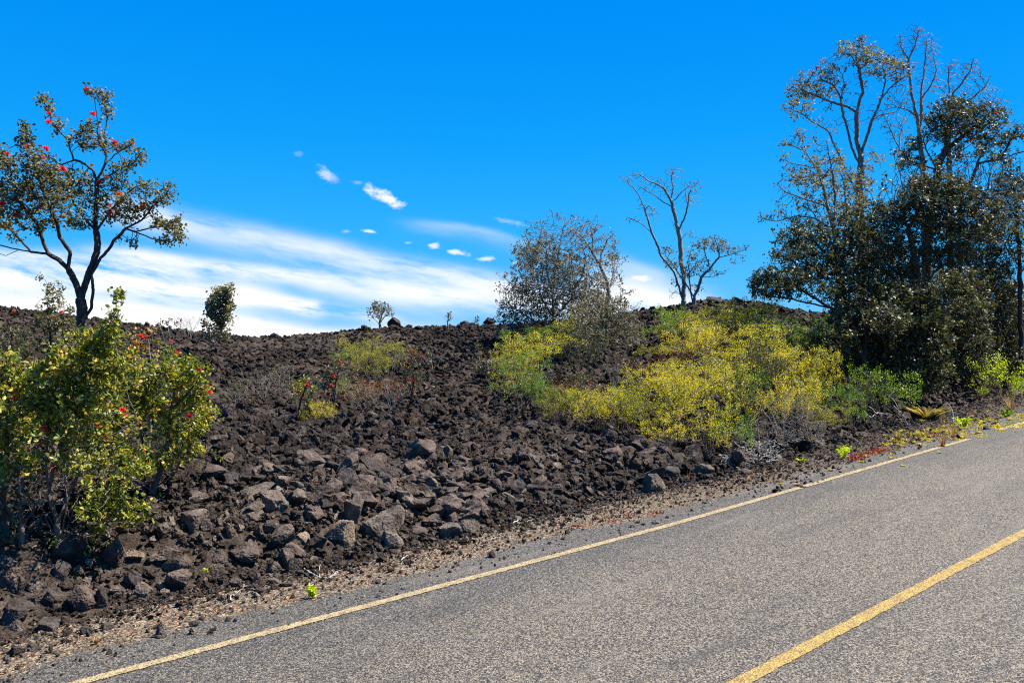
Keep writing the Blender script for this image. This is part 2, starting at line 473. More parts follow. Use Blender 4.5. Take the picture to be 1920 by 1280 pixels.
def mat_leaf(name, stops, trans=0.35, rough=0.42, objvar=0.0, tr_tint=(1.25, 1.25, 0.5)):
    m, N, out = material(name)
    t = attr(N, 'tint')
    if objvar:
        r = N.add('ShaderNodeObjectInfo').outputs['Random']
        t = N.m('ADD', t, N.m('MULTIPLY', N.m('SUBTRACT', r, 0.5), objvar), clamp=True)
    c = N.ramp(t, stops)
    b = N.add('ShaderNodeBsdfPrincipled'); N.l.new(c, b.inputs['Base Color'])
    b.inputs['Roughness'].default_value = rough; b.inputs['Specular IOR Level'].default_value = 0.3
    tr = N.add('ShaderNodeBsdfTranslucent')
    tc = N.mix(1.0, c, (*tr_tint, 1), 'MULTIPLY'); N.l.new(tc, tr.inputs[0])
    mx = N.add('ShaderNodeMixShader'); mx.inputs[0].default_value = trans
    N.l.new(b.outputs[0], mx.inputs[1]); N.l.new(tr.outputs[0], mx.inputs[2]); N.l.new(mx.outputs[0], out.inputs[0])
    return m

def mat_bark(name, a, b):
    m, N, out = material(name)
    p = geo_pos(N)
    mp = N.add('ShaderNodeMapping'); mp.inputs['Scale'].default_value = (1, 1, 0.35); N.l.new(p, mp.inputs[0])
    n = N.noise(mp.outputs[0], 22, 5, 0.65); n2 = N.noise(p, 3, 3, 0.6)
    c = N.mix(N.rng(n, 0.35, 0.65), (*a, 1), (*b, 1))
    c = N.mix(N.rng(n2, 0.5, 0.7, 0, .4), c, (a[0] * 1.6, a[1] * 1.6, a[2] * 1.5, 1))
    principled(N, out, c, 0.85, N.bump(n, 0.7, 0.015), 0.2)
    return m

M = {}
M['lava'] = mat_lava('lava_rubble')
M['rock'] = mat_lava('lava_rock', 'object')
M['road'] = mat_road()
M['edge'] = mat_paint('faded_cream_paint', (0.40, 0.305, 0.155))
M['yellow'] = mat_paint('yellow_paint', (0.40, 0.262, 0.065))
M['gravel'] = mat_gravel()
M['leaf_ohia'] = mat_leaf('grey_green_leaves', [(0.0, (0.05, 0.047, 0.020)), (0.4, (0.13, 0.120, 0.055)), (0.75, (0.25, 0.225, 0.125)), (1.0, (0.42, 0.38, 0.26))], 0.36, 0.6)
M['leaf_olive'] = mat_leaf('dusty_olive_leaves', [(0.0, (0.05, 0.044, 0.022)), (0.5, (0.135, 0.118, 0.062)), (0.85, (0.24, 0.21, 0.13)), (1.0, (0.34, 0.30, 0.21))], 0.3, 0.6, 0.0, (1.15, 1.1, .6))
M['leaf_pale'] = mat_leaf('pale_dusty_leaves', [(0.0, (0.060, 0.054, 0.030)), (0.5, (0.145, 0.130, 0.078)), (0.85, (0.235, 0.212, 0.14)), (1.0, (0.34, 0.31, 0.22))], 0.34, 0.6, 0.0, (1.1, 1.05, .7))
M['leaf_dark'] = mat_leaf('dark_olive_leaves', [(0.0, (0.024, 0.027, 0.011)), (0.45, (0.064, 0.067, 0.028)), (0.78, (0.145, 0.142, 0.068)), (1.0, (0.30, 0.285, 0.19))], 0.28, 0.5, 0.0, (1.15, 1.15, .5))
M['leaf_bush'] = mat_leaf('olive_yellow_leaves', [(0.0, (0.045, 0.062, 0.014)), (0.34, (0.12, 0.155, 0.026)), (0.58, (0.27, 0.29, 0.038)), (0.78, (0.52, 0.44, 0.052)), (0.90, (0.50, 0.24, 0.05)), (1.0, (0.52, 0.48, 0.32))], 0.38, 0.42, 0.0, (1.2, 1.15, .5))
M['leaf_yellow'] = mat_leaf('yellow_green_leaves', [(0.0, (0.11, 0.12, 0.012)), (0.35, (0.36, 0.345, 0.018)), (0.75, (0.69, 0.60, 0.030)), (1.0, (0.70, 0.48, 0.08))], 0.44, 0.6, 0.70)
M['leaf_green'] = mat_leaf('fresh_green_leaves', [(0.0, (0.05, 0.11, 0.010)), (0.5, (0.13, 0.24, 0.018)), (1.0, (0.33, 0.42, 0.035))], 0.45, 0.45, 0.3)
M['leaf_red'] = mat_leaf('rusty_leaves', [(0.0, (0.14, 0.040, 0.016)), (0.5, (0.27, 0.10, 0.035)), (1.0, (0.40, 0.30, 0.09))], 0.3, 0.5, 0.4)
M['leaf_lime'] = mat_leaf('lime_leaves', [(0.0, (0.22, 0.34, 0.012)), (1.0, (0.62, 0.66, 0.03))], 0.5, 0.45)
M['succulent'] = mat_leaf('crimson_succulent', [(0.0, (0.13, 0.010, 0.012)), (0.6, (0.30, 0.022, 0.032)), (0.85, (0.28, 0.10, 0.06)), (1.0, (0.25, 0.22, 0.06))], 0.3, 0.5)
M['straw'] = mat_leaf('dry_straw', [(0.0, (0.17, 0.065, 0.03)), (0.6, (0.36, 0.20, 0.10)), (1.0, (0.58, 0.44, 0.24))], 0.3, 0.6)
M['fern'] = mat_leaf('golden_fern', [(0.0, (0.18, 0.19, 0.018)), (0.5, (0.46, 0.38, 0.04)), (1.0, (0.60, 0.46, 0.14))], 0.4, 0.5)
M['flower'] = mat_leaf('scarlet_stamens', [(0.0, (0.62, 0.008, 0.012)), (0.8, (0.85, 0.03, 0.035)), (1.0, (0.9, 0.16, 0.06))], 0.35, 0.6, 0.0, (1.2, .8, .8))
M['flower_old'] = mat_leaf('faded_orange_stamens', [(0.0, (0.45, 0.07, 0.02)), (1.0, (0.72, 0.22, 0.06))], 0.3, 0.6)
M['bark_dark'] = mat_bark('dark_bark', (0.030, 0.021, 0.018), (0.085, 0.060, 0.050))
M['bark_grey'] = mat_bark('grey_bark', (0.11, 0.098, 0.082), (0.26, 0.24, 0.205))
M['bark_dead'] = mat_bark('bleached_bark', (0.13, 0.115, 0.095), (0.29, 0.262, 0.225))
M['bark_brown'] = mat_bark('brown_bark', (0.055, 0.042, 0.034), (0.15, 0.12, 0.098))
M['twig_white'] = mat_bark('bleached_twigs', (0.22, 0.20, 0.17), (0.46, 0.43, 0.385))

# ------------------------------------------------------------------ build the ground
def axis(fine, a, b, lo, hi, growth=1.06):
    v = [a]
    while v[-1] < b: v.append(v[-1] + fine(v[-1]))
    s = fine(v[-1]); 
    while v[-1] < hi: s *= growth; v.append(v[-1] + s)
    s = fine(a)
    while v[0] > lo: s *= growth; v.insert(0, v[0] - s)
    return np.array(v)
def build_ground():
    # polar-like grid: rows at growing depth, columns at constant sight angle, plus flanks
    Ys = axis(lambda y: 0.045 if y < 9 else 0.045 * (y / 9) ** 1.1, 3.9, 27, -3000, 3000, 1.13)
    T = axis(lambda t: 0.0042, -0.80, 0.86, -600, 600, 1.16)
    Yc = np.maximum(np.abs(Ys), 0)
    X = T[None, :] * (4.0 + np.clip(Ys, 0, 60))[:, None] * 0.92
    Y = np.repeat(Ys[:, None], len(T), 1)
    Z = ground(X, Y)
    s = edge_dist(X, Y)
    Z = Z - 0.03 * (1 - smooth(-0.5, 0.1, s))     # kept under road and gravel sheets
    V = np.stack([X, Y, Z], -1).reshape(-1, 3)
    nx = len(T); ny = len(Ys)
    i = (np.arange(ny - 1)[:, None] * nx + np.arange(nx - 1)[None, :]).ravel()
    Fq = np.stack([i, i + 1, i + nx + 1, i + nx], 1)
    tint = 0.35 + 0.25 * _hash(i, i * 0, i * 0, 4)
    me = mesh_from('lava_ground', V, [Fq], M['lava'], False, {'tint': tint})
    tag(link('lava_ground', me), kind='structure')
build_ground()

# ------------------------------------------------------------------ road, lines, verge
E_A = np.array(on_plane(155, 1280)); E_B = np.array(on_plane(1262, 984)); E_C = np.array(on_plane(1815, 824)); E_D = np.array(on_plane(1920, 792))
RD = (E_C - E_A) / np.linalg.norm(E_C - E_A); RN = np.array([-RD[1], RD[0]])      # along the road / towards the hill
print('road dir', RD, 'edge pts', E_A, E_B, E_C, E_D)
def line_pt(s):
    """edge line as a gently bending curve: s metres along from E_A"""
    L1 = np.dot(E_B - E_A, RD); L2 = np.dot(E_C - E_A, RD); L3 = np.dot(E_D - E_A, RD)
    o = np.interp(s, [-40, 0, L1, L2, L3, L3 + 60], [0, 0, np.dot(E_B - E_A, RN), 0, np.dot(E_D - E_A, RN), np.dot(E_D - E_A, RN) * 1.5])
    s = np.asarray(s, float)
    return E_A[0] + RD[0] * s + RN[0] * o, E_A[1] + RD[1] * s + RN[1] * o
def strip(name, s_vals, off0, off1, zoff, mat, nacross=6, kind='structure', wob0=0.0, wob1=0.0, seed=0):
    x, y = line_pt(s_vals)
    n = len(s_vals); rows = []
    p = np.stack([np.asarray(s_vals), np.zeros(n), np.zeros(n)], 1)
    w0 = wob0 * (fbm(p * 1.3, 4, seed) + .6 * fbm(p * 9, 3, seed + 5)); w1 = wob1 * (fbm(p * 1.3, 4, seed + 9) + .6 * fbm(p * 9, 3, seed + 15))
    if wob0 and wob0 < 0.03:
        w0 = wob0 * fbm(p * 40, 3, seed, .8); w1 = wob1 * fbm(p * 40, 3, seed + 9, .8)
    for k in range(nacross + 1):
        t = k / nacross
        o = (off0 + w0) * (1 - t) + (off1 + w1) * t
        px, py = x + RN[0] * o, y + RN[1] * o
        rows.append(np.stack([px, py, plane_z(px, py) + zoff], 1))
    V = np.stack(rows, 1).reshape(-1, 3); m = nacross + 1
    i = (np.arange(n - 1)[:, None] * m + np.arange(nacross)[None, :]).ravel()
    Fq = np.stack([i, i + m, i + m + 1, i + 1], 1)
    me = mesh_from(name, V, [Fq], mat, False)
    return tag(link(name, me), kind=kind)
S_ROAD = np.concatenate([np.arange(-60, -6, 1.5), np.arange(-6, 30, 0.04), np.arange(30, 110, 1.5)])
CENTER = np.array(on_plane(1390, 1280)); CENTER2 = np.array(on_plane(1920, 1000))
oc = np.dot(CENTER - E_A, RN); oc2 = np.dot(CENTER2 - E_A, RN)
print('centre line offset', oc, oc2)
strip('road', S_ROAD, oc * 2.0, 0.42, 0.006, M['road'], 10, wob0=0.1, wob1=0.14, seed=2)
S_LINE = np.arange(-3, 17.2, 0.012)
Lend = np.dot(E_C - E_A, RD)
strip('road_edge_line', S_LINE[S_LINE < Lend + .05], -0.041, 0.041, 0.0105, M['edge'], 2, wob0=0.012, wob1=0.012, seed=31)
strip('road_edge_line', np.arange(Lend + 1.25, Lend + 30, 0.03), -0.052, 0.052, 0.0105, M['edge'], 2, wob0=0.02, wob1=0.02, seed=33)
def centre_line():
    s = np.arange(-1, 40, 0.015)
    L = np.dot(CENTER2 - E_A, RD) ; s0 = np.dot(CENTER - E_A, RD)
    o = np.interp(s, [s0, L], [oc, oc2]) ; o = oc + (oc2 - oc) * (s - s0) / (L - s0)
    p = np.stack([s, s * 0, s * 0], 1); r = []
    for k, t in enumerate((-0.043, 0.0, 0.043)):
        oo = o + t + (0.009 * fbm(p * 30, 3, 50 + k, .8) if k != 1 else 0)
        px = E_A[0] + RD[0] * s + RN[0] * oo; py = E_A[1] + RD[1] * s + RN[1] * oo
        r.append(np.stack([px, py, plane_z(px, py) + 0.0105], 1))
    V = np.stack(r, 1).reshape(-1, 3)
    i = (np.arange(len(s) - 1)[:, None] * 3 + np.arange(2)[None, :]).ravel()
    me = mesh_from('road_centre_line', V, [np.stack([i, i + 3, i + 4, i + 1], 1)], M['yellow'])
    tag(link('road_centre_line', me), kind='structure')
centre_line()
# gravel verge sheet lies under the asphalt's ragged edge and runs in under the rubble
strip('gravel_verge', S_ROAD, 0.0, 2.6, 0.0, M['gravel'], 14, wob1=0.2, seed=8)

# ------------------------------------------------------------------ rocks
def icosphere(sub):
    t = (1 + 5 ** .5) / 2
    V = [(-1, t, 0), (1, t, 0), (-1, -t, 0), (1, -t, 0), (0, -1, t), (0, 1, t), (0, -1, -t), (0, 1, -t), (t, 0, -1), (t, 0, 1), (-t, 0, -1), (-t, 0, 1)]
    Fc = [(0, 11, 5), (0, 5, 1), (0, 1, 7), (0, 7, 10), (0, 10, 11), (1, 5, 9), (5, 11, 4), (11, 10, 2), (10, 7, 6), (7, 1, 8),
          (3, 9, 4), (3, 4, 2), (3, 2, 6), (3, 6, 8), (3, 8, 9), (4, 9, 5), (2, 4, 11), (6, 2, 10), (8, 6, 7), (9, 8, 1)]
    V = [np.array(v) / np.linalg.norm(v) for v in V]
    for _ in range(sub):
        mid = {}; nf = []
        def mp(a, b):
            k = (min(a, b), max(a, b))
            if k not in mid:
                q = V[a] + V[b]; V.append(q / np.linalg.norm(q)); mid[k] = len(V) - 1
            return mid[k]
        for a, b, c in Fc:
            ab, bc, ca = mp(a, b), mp(b, c), mp(c, a)
            nf += [(a, ab, ca), (b, bc, ab), (c, ca, bc), (ab, bc, ca)]
        Fc = nf
    return np.array(V), np.array(Fc)
ICO = {s: icosphere(s) for s in (1, 2, 3, 4)}
def rock_shape(seed, lod, cuts=7, lumpy=0.16, flat=(0.75, 1.0, 0.62)):
    r = np.random.default_rng(seed)
    V, Fc = ICO[lod]; V = V.copy()
    for _ in range(cuts):
        n = r.normal(size=3); n /= np.linalg.norm(n); d = r.uniform(0.38, 0.80)
        k = V @ n - d
        V = V - np.outer(np.clip(k, 0, None), n) * 0.92
    q = V * 1.7 + seed * 7.13
    V = V * (1 + lumpy * fbm(q, 2, seed, .6)[:, None])
    if lod >= 3:
        V = V * (1 + 0.075 * fbm(V * 6 + seed, 3, seed + 3, .7, True)[:, None])
    else:
        V = V * (1 + lumpy * .7 * vnoise(V * 4.3 + seed * 3.1, seed + 8)[:, None])
    V = V * (np.array(flat) * r.uniform(0.8, 1.2, 3))
    V = V / (np.abs(V).max(0).mean())
    return V, Fc
def rot_mats(n, r, tilt=math.pi):
    a = r.uniform(0, 2 * math.pi, n); b = r.uniform(-tilt, tilt, n) if tilt < 3 else r.uniform(0, 2 * math.pi, n); c = r.uniform(0, 2 * math.pi, n)
    ca, sa, cb, sb, cc, s_c = np.cos(a), np.sin(a), np.cos(b), np.sin(b), np.cos(c), np.sin(c)
    Rz = np.zeros((n, 3, 3)); Rz[:, 0, 0] = ca; Rz[:, 0, 1] = -sa; Rz[:, 1, 0] = sa; Rz[:, 1, 1] = ca; Rz[:, 2, 2] = 1
    Rx = np.zeros((n, 3, 3)); Rx[:, 0, 0] = 1; Rx[:, 1, 1] = cb; Rx[:, 1, 2] = -sb; Rx[:, 2, 1] = sb; Rx[:, 2, 2] = cb
    Rw = np.zeros((n, 3, 3)); Rw[:, 0, 0] = cc; Rw[:, 0, 1] = -s_c; Rw[:, 1, 0] = s_c; Rw[:, 1, 1] = cc; Rw[:, 2, 2] = 1
    return Rz @ Rx @ Rw
def scatter_mesh(name, P, S, T, lods, mat, variants, rng_, tilt=math.pi):
    """many stones as one mesh; P (n,3), S (n,), T tint (n,), lods (n,)"""
    allV = []; allF = []; allT = []; off = 0
    R = rot_mats(len(P), rng_, tilt)
    A_ = rng_.uniform(0.75, 1.3, (len(P), 3))
    var = rng_.integers(0, variants, len(P))
    for lod in np.unique(lods):
        for k in range(variants):
            m = np.where((lods == lod) & (var == k))[0]
            if not len(m): continue
            V, Fc = rock_shape(100 + k, int(lod), 10, 0.24 if lod == 1 else 0.26)
            W = V[None] * A_[m][:, None, :] * S[m][:, None, None]
            W = np.einsum('nvi,nji->nvj', W, R[m]) + P[m][:, None, :]
            allV.append(W.reshape(-1, 3))
            allF.append((Fc[None] + (np.arange(len(m)) * len(V))[:, None, None] + off).reshape(-1, 3))
            allT.append(np.repeat(T[m], len(Fc)))
            off += len(m) * len(V)
    return mesh_from(name, np.concatenate(allV), allF and [np.concatenate(allF)], mat, False, {'tint': np.concatenate(allT)})

# boulders traced one by one: u, v centre, width, height in picture units, flatness, tint, label, landmark
ROCKS = [
 (126,1018,66,44,'dark','big dark boulder at the foot of the bright bush','the big dark boulder under the bush'),
 (211,1028,48,52,'brown','pointed brown lava boulder just right of the bush foot','the pointed boulder right of the bush foot'),
 (22,1085,50,52,'brown','squarish pitted lava boulder at the left picture edge, below the bush','the pitted boulder at the left edge'),
 (64,1099,38,24,'grey','low wedge shaped grey block lying against the pitted boulder','the grey wedge block near the left edge'),
 (66,1060,26,15,'tan','ochre topped stone above the grey wedge block near the left edge','the ochre topped stone'),
 (114,1071,34,42,'dark','tall smooth dark stone leaning right below the bush boulder','the tall leaning dark stone'),
 (95,1115,46,28,'dark','knobbly black lava lump right of the grey wedge block','the knobbly black lump'),
 (152,1122,60,48,'brown','broad rounded lava boulder in the lower left pile, above the gravel','the broad rounded lower boulder'),
 (190,1122,28,42,'dark','narrow upright lava stone touching the broad rounded boulder on its right','the narrow upright stone'),
 (251,1083,40,32,'dark','sharp wedge of dark lava with a sloping top, left part of the pile','the sharp dark wedge'),
 (336,1086,52,38,'brown','rounded brown boulder above the gravel verge near the lone road rock','the rounded brown boulder'),
 (332,1054,70,34,'brown','long low hump of brown lava right of the pointed boulder','the long low brown hump'),
 (284,1045,22,19,'brown','small rounded stone perched between two brown humps','the small perched stone'),
 (255,1036,34,18,'tan','tan topped flat stone beside the pointed boulder','the tan topped flat stone'),
 (272,1107,34,32,'grey','steep sided grey stone at the pile edge above the gravel','the steep sided grey stone'),
 (300,1097,20,12,'tan','small ochre stone resting against the steep sided grey stone','the small ochre stone'),
 (28,1153,50,38,'dark','smooth dark domed rock at the bottom left corner of the pile','the smooth domed corner rock'),
 (32,1172,30,22,'grey','grey faceted stone in front of the domed corner rock','the grey faceted corner stone'),
 (38,1133,60,24,'dark','low dark slab just above the domed corner rock','the low dark corner slab'),
 (90,1172,40,26,'dark','rough dark stone at the pile foot right of the corner stones','the rough dark foot stone'),
 (30,1219,32,22,'dark','knobbly lava stone alone on the gravel in the bottom left corner','the knobbly gravel stone'),
 (66,1215,24,15,'dark','small block beside the knobbly stone on the bottom left gravel','the small gravel block'),
 (40,1201,22,15,'brown','small brown lump behind the knobbly stone on the bottom left gravel','the small brown gravel lump'),
 (165,1180,32,16,'dark','flat dark stone on the verge below the broad rounded boulder','the flat dark verge stone'),
 (200,1175,28,18,'dark','chunky dark stone on the verge right of the flat dark one','the chunky dark verge stone'),
 (131,1162,28,19,'brown','brown lump at the pile foot above the flat verge stone','the brown foot lump'),
 (15,1052,42,28,'grey','flat grey slab at the left edge above the pitted boulder','the flat grey edge slab'),
 (362,974,50,34,'grey','flat faced grey block in the rubble right of the leafy branch tip','the flat faced grey block'),
 (386,984,24,24,'brown','round brown knob stuck against the flat faced grey block','the round brown knob'),
 (313,1036,44,26,'brown','flat brown stone above the long low hump','the flat brown stone'),
 (300,1185,30,34,'dark','lone two lobed lava rock standing on the asphalt outside the edge line','the lone rock on the asphalt'),
 (364,1170,20,14,'dark','small dark stone on the asphalt right of the lone upright rock','the small stone on the asphalt'),
 (378,1158,11,8,'dark','tiny stone just above the small dark stone on the asphalt','the tiny asphalt stone'),
 (715,1107,12,7,'dark','tiny dark stone alone on the verge right of the lime weed','the tiny verge stone'),
 (481,918,68,26,'slab','long tilted lava slab with a lit top, middle of the rubble','the long tilted slab'),
 (516,938,54,42,'grey','pitted grey boulder tucked under the right end of the tilted slab','the pitted grey boulder'),
 (432,995,24,30,'tan','upright pale rectangular block in the rubble left of centre','the upright pale block'),
 (506,985,34,22,'grey','pale flat stone right of the upright pale block','the pale flat stone'),
 (458,1031,68,36,'brown','large wedge boulder with black shaded front, above the pile foot','the large shaded wedge'),
 (408,1043,30,24,'brown','blocky stone left of the large shaded wedge boulder','the blocky left stone'),
 (517,1064,30,27,'grey','pale grey cube like stone near the white twigs','the pale cube stone'),
 (552,1060,32,34,'brown','egg shaped stone right of the pale cube stone','the egg shaped stone'),
 (636,994,62,42,'tan','pale topped dome boulder in the middle of the rubble','the pale topped dome'),
 (598,1017,36,28,'dark','dark angular block against the left side of the pale topped dome','the dark angular block'),
 (568,1009,26,22,'tan','tan rounded stone left of the dark angular block','the tan rounded stone'),
 (716,980,82,58,'grey','largest boulder of the rubble, ridged grey face, right of the pale topped dome','the largest boulder'),
 (663,960,38,48,'grey','leaning grey boulder behind the pale topped dome','the leaning grey boulder'),
 (736,1012,44,34,'grey','triangular grey stone below the largest boulder','the triangular grey stone'),
 (783,992,42,17,'brown','long low loaf shaped stone right of the triangular grey stone','the long loaf stone'),
 (846,996,46,32,'grey','tilted grey slab at the verge right of the loaf shaped stone','the tilted verge slab'),
 (879,984,46,26,'grey','flat topped grey block at the right end of the boulder row','the flat topped grey block'),
 (812,974,42,22,'brown','rounded brown stone above the loaf shaped stone','the rounded stone over the loaf'),
 (418,1089,21,22,'dark','small square dark block at the pile foot, left of the pale stone','the small square block'),
 (440,1092,26,21,'grey','pale rough stone at the pile foot right of the small square block','the pale rough foot stone'),
 (481,1087,18,24,'brown','small upright stone at the pile foot near the dry twigs','the small upright foot stone'),
 (490,1107,26,15,'dark','dark stone lying alone on the gravel below the pile','the dark stone on the gravel'),
 (516,1090,26,14,'brown','low brown stone between the upright foot stone and white twigs','the low brown foot stone'),
 (620,913,44,34,'grey','crumbly pale grey boulder in the upper middle rubble','the crumbly pale boulder'),
 (727,938,30,18,'brown','small flat brown stone above the largest boulder','the flat stone above the largest boulder'),
 (430,783,42,40,'dark','black pinnacle of lava beside the bright bush tip','the black pinnacle'),
 (625,846,30,24,'dark','dark rounded boulder on the flat shelf below the shrubs','the dark shelf boulder'),
 (538,787,38,20,'dark','black lump under the small flowering shrubs','the black lump under the shrubs'),
 (952,851,30,22,'dark','black block in the middle of the slope below the yellow shrubs','the black slope block'),
 (1228,908,46,42,'grey','grey boulder standing at the verge below the yellow shrubs','the grey verge boulder'),
 (876,863,20,9,'tan','small pale flat stone left of the black slope block','the small pale flat stone'),
 (1037,856,17,9,'tan','small pale slab right of the black slope block','the small pale slab'),
 (1043,871,20,9,'tan','second pale slab just below the small pale slab','the second pale slab'),
 (1005,859,20,15,'grey','grey stone between the black slope block and the pale slabs','the grey slope stone'),
 (739,605,26,20,'dark','dark boulder on the skyline right of the round pale shrub','the skyline boulder'),
 (874,608,24,13,'dark','low black rock on the skyline between two tiny saplings','the low skyline rock'),
 (918,601,26,12,'dark','wide black rock on the skyline just left of the olive tree','the wide skyline rock'),
 (516,630,19,12,'dark','small knob on the skyline dip right of the slim tree','the skyline dip knob'),
 (1141,820,44,34,'dark','large knobbly black mound rock under the yellow shrubs','the knobbly black mound rock'),
 (1087,819,20,15,'dark','small black rock left of the knobbly mound rock','the small black rim rock'),
 (1003,798,40,22,'dark','black ledge rock under the green leftmost mound shrubs','the black ledge rock'),
 (1398,884,26,13,'grey','flat grey stone at the verge under the bleached dead brush','the flat stone under the brush'),
 (1457,858,17,10,'grey','small grey stone right of the bleached dead brush','the small grey brush stone'),
 (1755,781,38,19,'dark','dark rock under the golden fern','the rock under the fern'),
 (1849,803,12,9,'dark','small dark rock on the verge below the far right bush','the small right verge rock'),
 (1300,848,44,30,'dark','black rock below the lowest yellow shrub near the verge','the black rock below the lowest shrub'),
 (1345,566,44,20,'dark','broad black outcrop on the skyline right of the dead tree','the broad skyline outcrop'),
 (1385,566,34,18,'dark','smaller black outcrop on the skyline left of the dark grove','the smaller skyline outcrop'),
]
TONE = {'dark': 0.12, 'brown': 0.42, 'grey': 0.88, 'tan': 0.97, 'slab': 0.80}
def rock_mat(tone):
    key = 'rock_' + tone
    if key in M: return M[key]
    m, N, out = material(tone + '_lava_rock')
    p = geo_pos(N)
    n2 = N.noise(p, 9, 5, 0.65); n3 = N.noise(p, 70, 3, 0.7)
    pal = {'dark': ((0.0155, 0.0111, 0.0094), (0.0497, 0.0376, 0.0321), (0.0940, 0.0774, 0.0663)),
           'brown': ((0.0243, 0.0165, 0.0133), (0.0751, 0.0530, 0.0420), (0.1381, 0.1017, 0.0796)),
           'grey': ((0.0309, 0.0233, 0.0177), (0.0972, 0.0751, 0.0575), (0.1713, 0.1370, 0.1061)),
           'slab': ((0.0277, 0.0209, 0.0165), (0.0862, 0.0675, 0.0530), (0.1547, 0.1238, 0.0972)),
           'tan': ((0.0497, 0.0354, 0.0243), (0.1547, 0.1127, 0.0774), (0.2542, 0.1933, 0.1326))}[tone]
    c = N.ramp(n2, [(0.3, pal[0]), (0.5, pal[1]), (0.72, pal[2])])
    sp = N.rng(n3, 0.35, 0.7, 0.6, 1.4)
    mul = N.add('ShaderNodeVectorMath', operation='SCALE'); N.l.new(c, mul.inputs[0]); N.l.new(sp, mul.inputs['Scale'])
    hgt = N.m('ADD', N.m('MULTIPLY', n3, 0.5), N.m('ADD', N.noise(p, 26, 4, .6), N.m('MULTIPLY', N.voro(p, 60), 0.5)))
    principled(N, out, mul.outputs[0], 0.9, N.bump(hgt, 0.8, 0.014), 0.2)
    M[key] = m
    return m

LANDMARKS = []   # (x, y, phrase)
HAND = []        # (x, y, radius) kept clear of loose rubble
def build_hand_rocks():
    rg = np.random.default_rng(5)
    for i, (u, v, w, h, tone, lab, mark) in enumerate(ROCKS):
        x, Y = on_ground(u, min(v + h * 0.30, 1275))
        Wm, Hm = w * Y / F, h * Y / F
        lod = 4 if w > 24 else 3
        knob = any(k in lab for k in ('knob', 'lobed', 'crumbly', 'pitted'))
        V, Fc = rock_shape(300 + i, lod, 6 if knob else 14, 0.28 if knob else 0.09, (1, 1, 1))
        if 'lobed' in lab:     # upper knob above a wide foot
            V[:, 2] *= 1.25; k = smooth(-0.1, 0.5, V[:, 2]); V[:, 0] *= 1 - .45 * k; V[:, 1] *= 1 - .4 * k
            V[:, :2] *= (1 - 0.25 * np.exp(-((V[:, 2] - .15) / .16) ** 2))[:, None]
        if 'pointed' in lab or 'wedge' in lab or 'triangular' in lab:
            k = smooth(-0.2, 1.0, V[:, 2]); V[:, 0] = V[:, 0] * (1 - .6 * k) - .15 * k; V[:, 1] *= 1 - .4 * k
        # rotate in plan then fit the measured width and height
        a = rg.uniform(0, 6.28); c, s = math.cos(a), math.sin(a)
        if 'lobed' in lab: c, s = 1, 0
        V = np.stack([V[:, 0] * c - V[:, 1] * s, V[:, 0] * s + V[:, 1] * c, V[:, 2]], 1)
        if tone == 'slab':
            V[:, 2] = V[:, 2] * .5 + V[:, 0] * 0.35
        ext = V.max(0) - V.min(0)
        V = (V - (V.max(0) + V.min(0)) / 2) / ext
        V = V * np.array([Wm, Wm * rg.uniform(.75, 1.0), Hm * 1.25])
        g = float(base_h(np.array([x]), np.array([Y]))[0])
        zc = CAMZ + (640 - v) / F * Y - Hm * 0.10
        me = mesh_from('lava_rock', V, [Fc], rock_mat(tone), False)
        o = link('lava_rock', me, None, (x, Y, zc))
        tag(o, lab, 'rock', 'loose lava rocks of the rubble')
        LANDMARKS.append((x, Y, mark)); HAND.append((x, Y, Wm * .5))
build_hand_rocks()

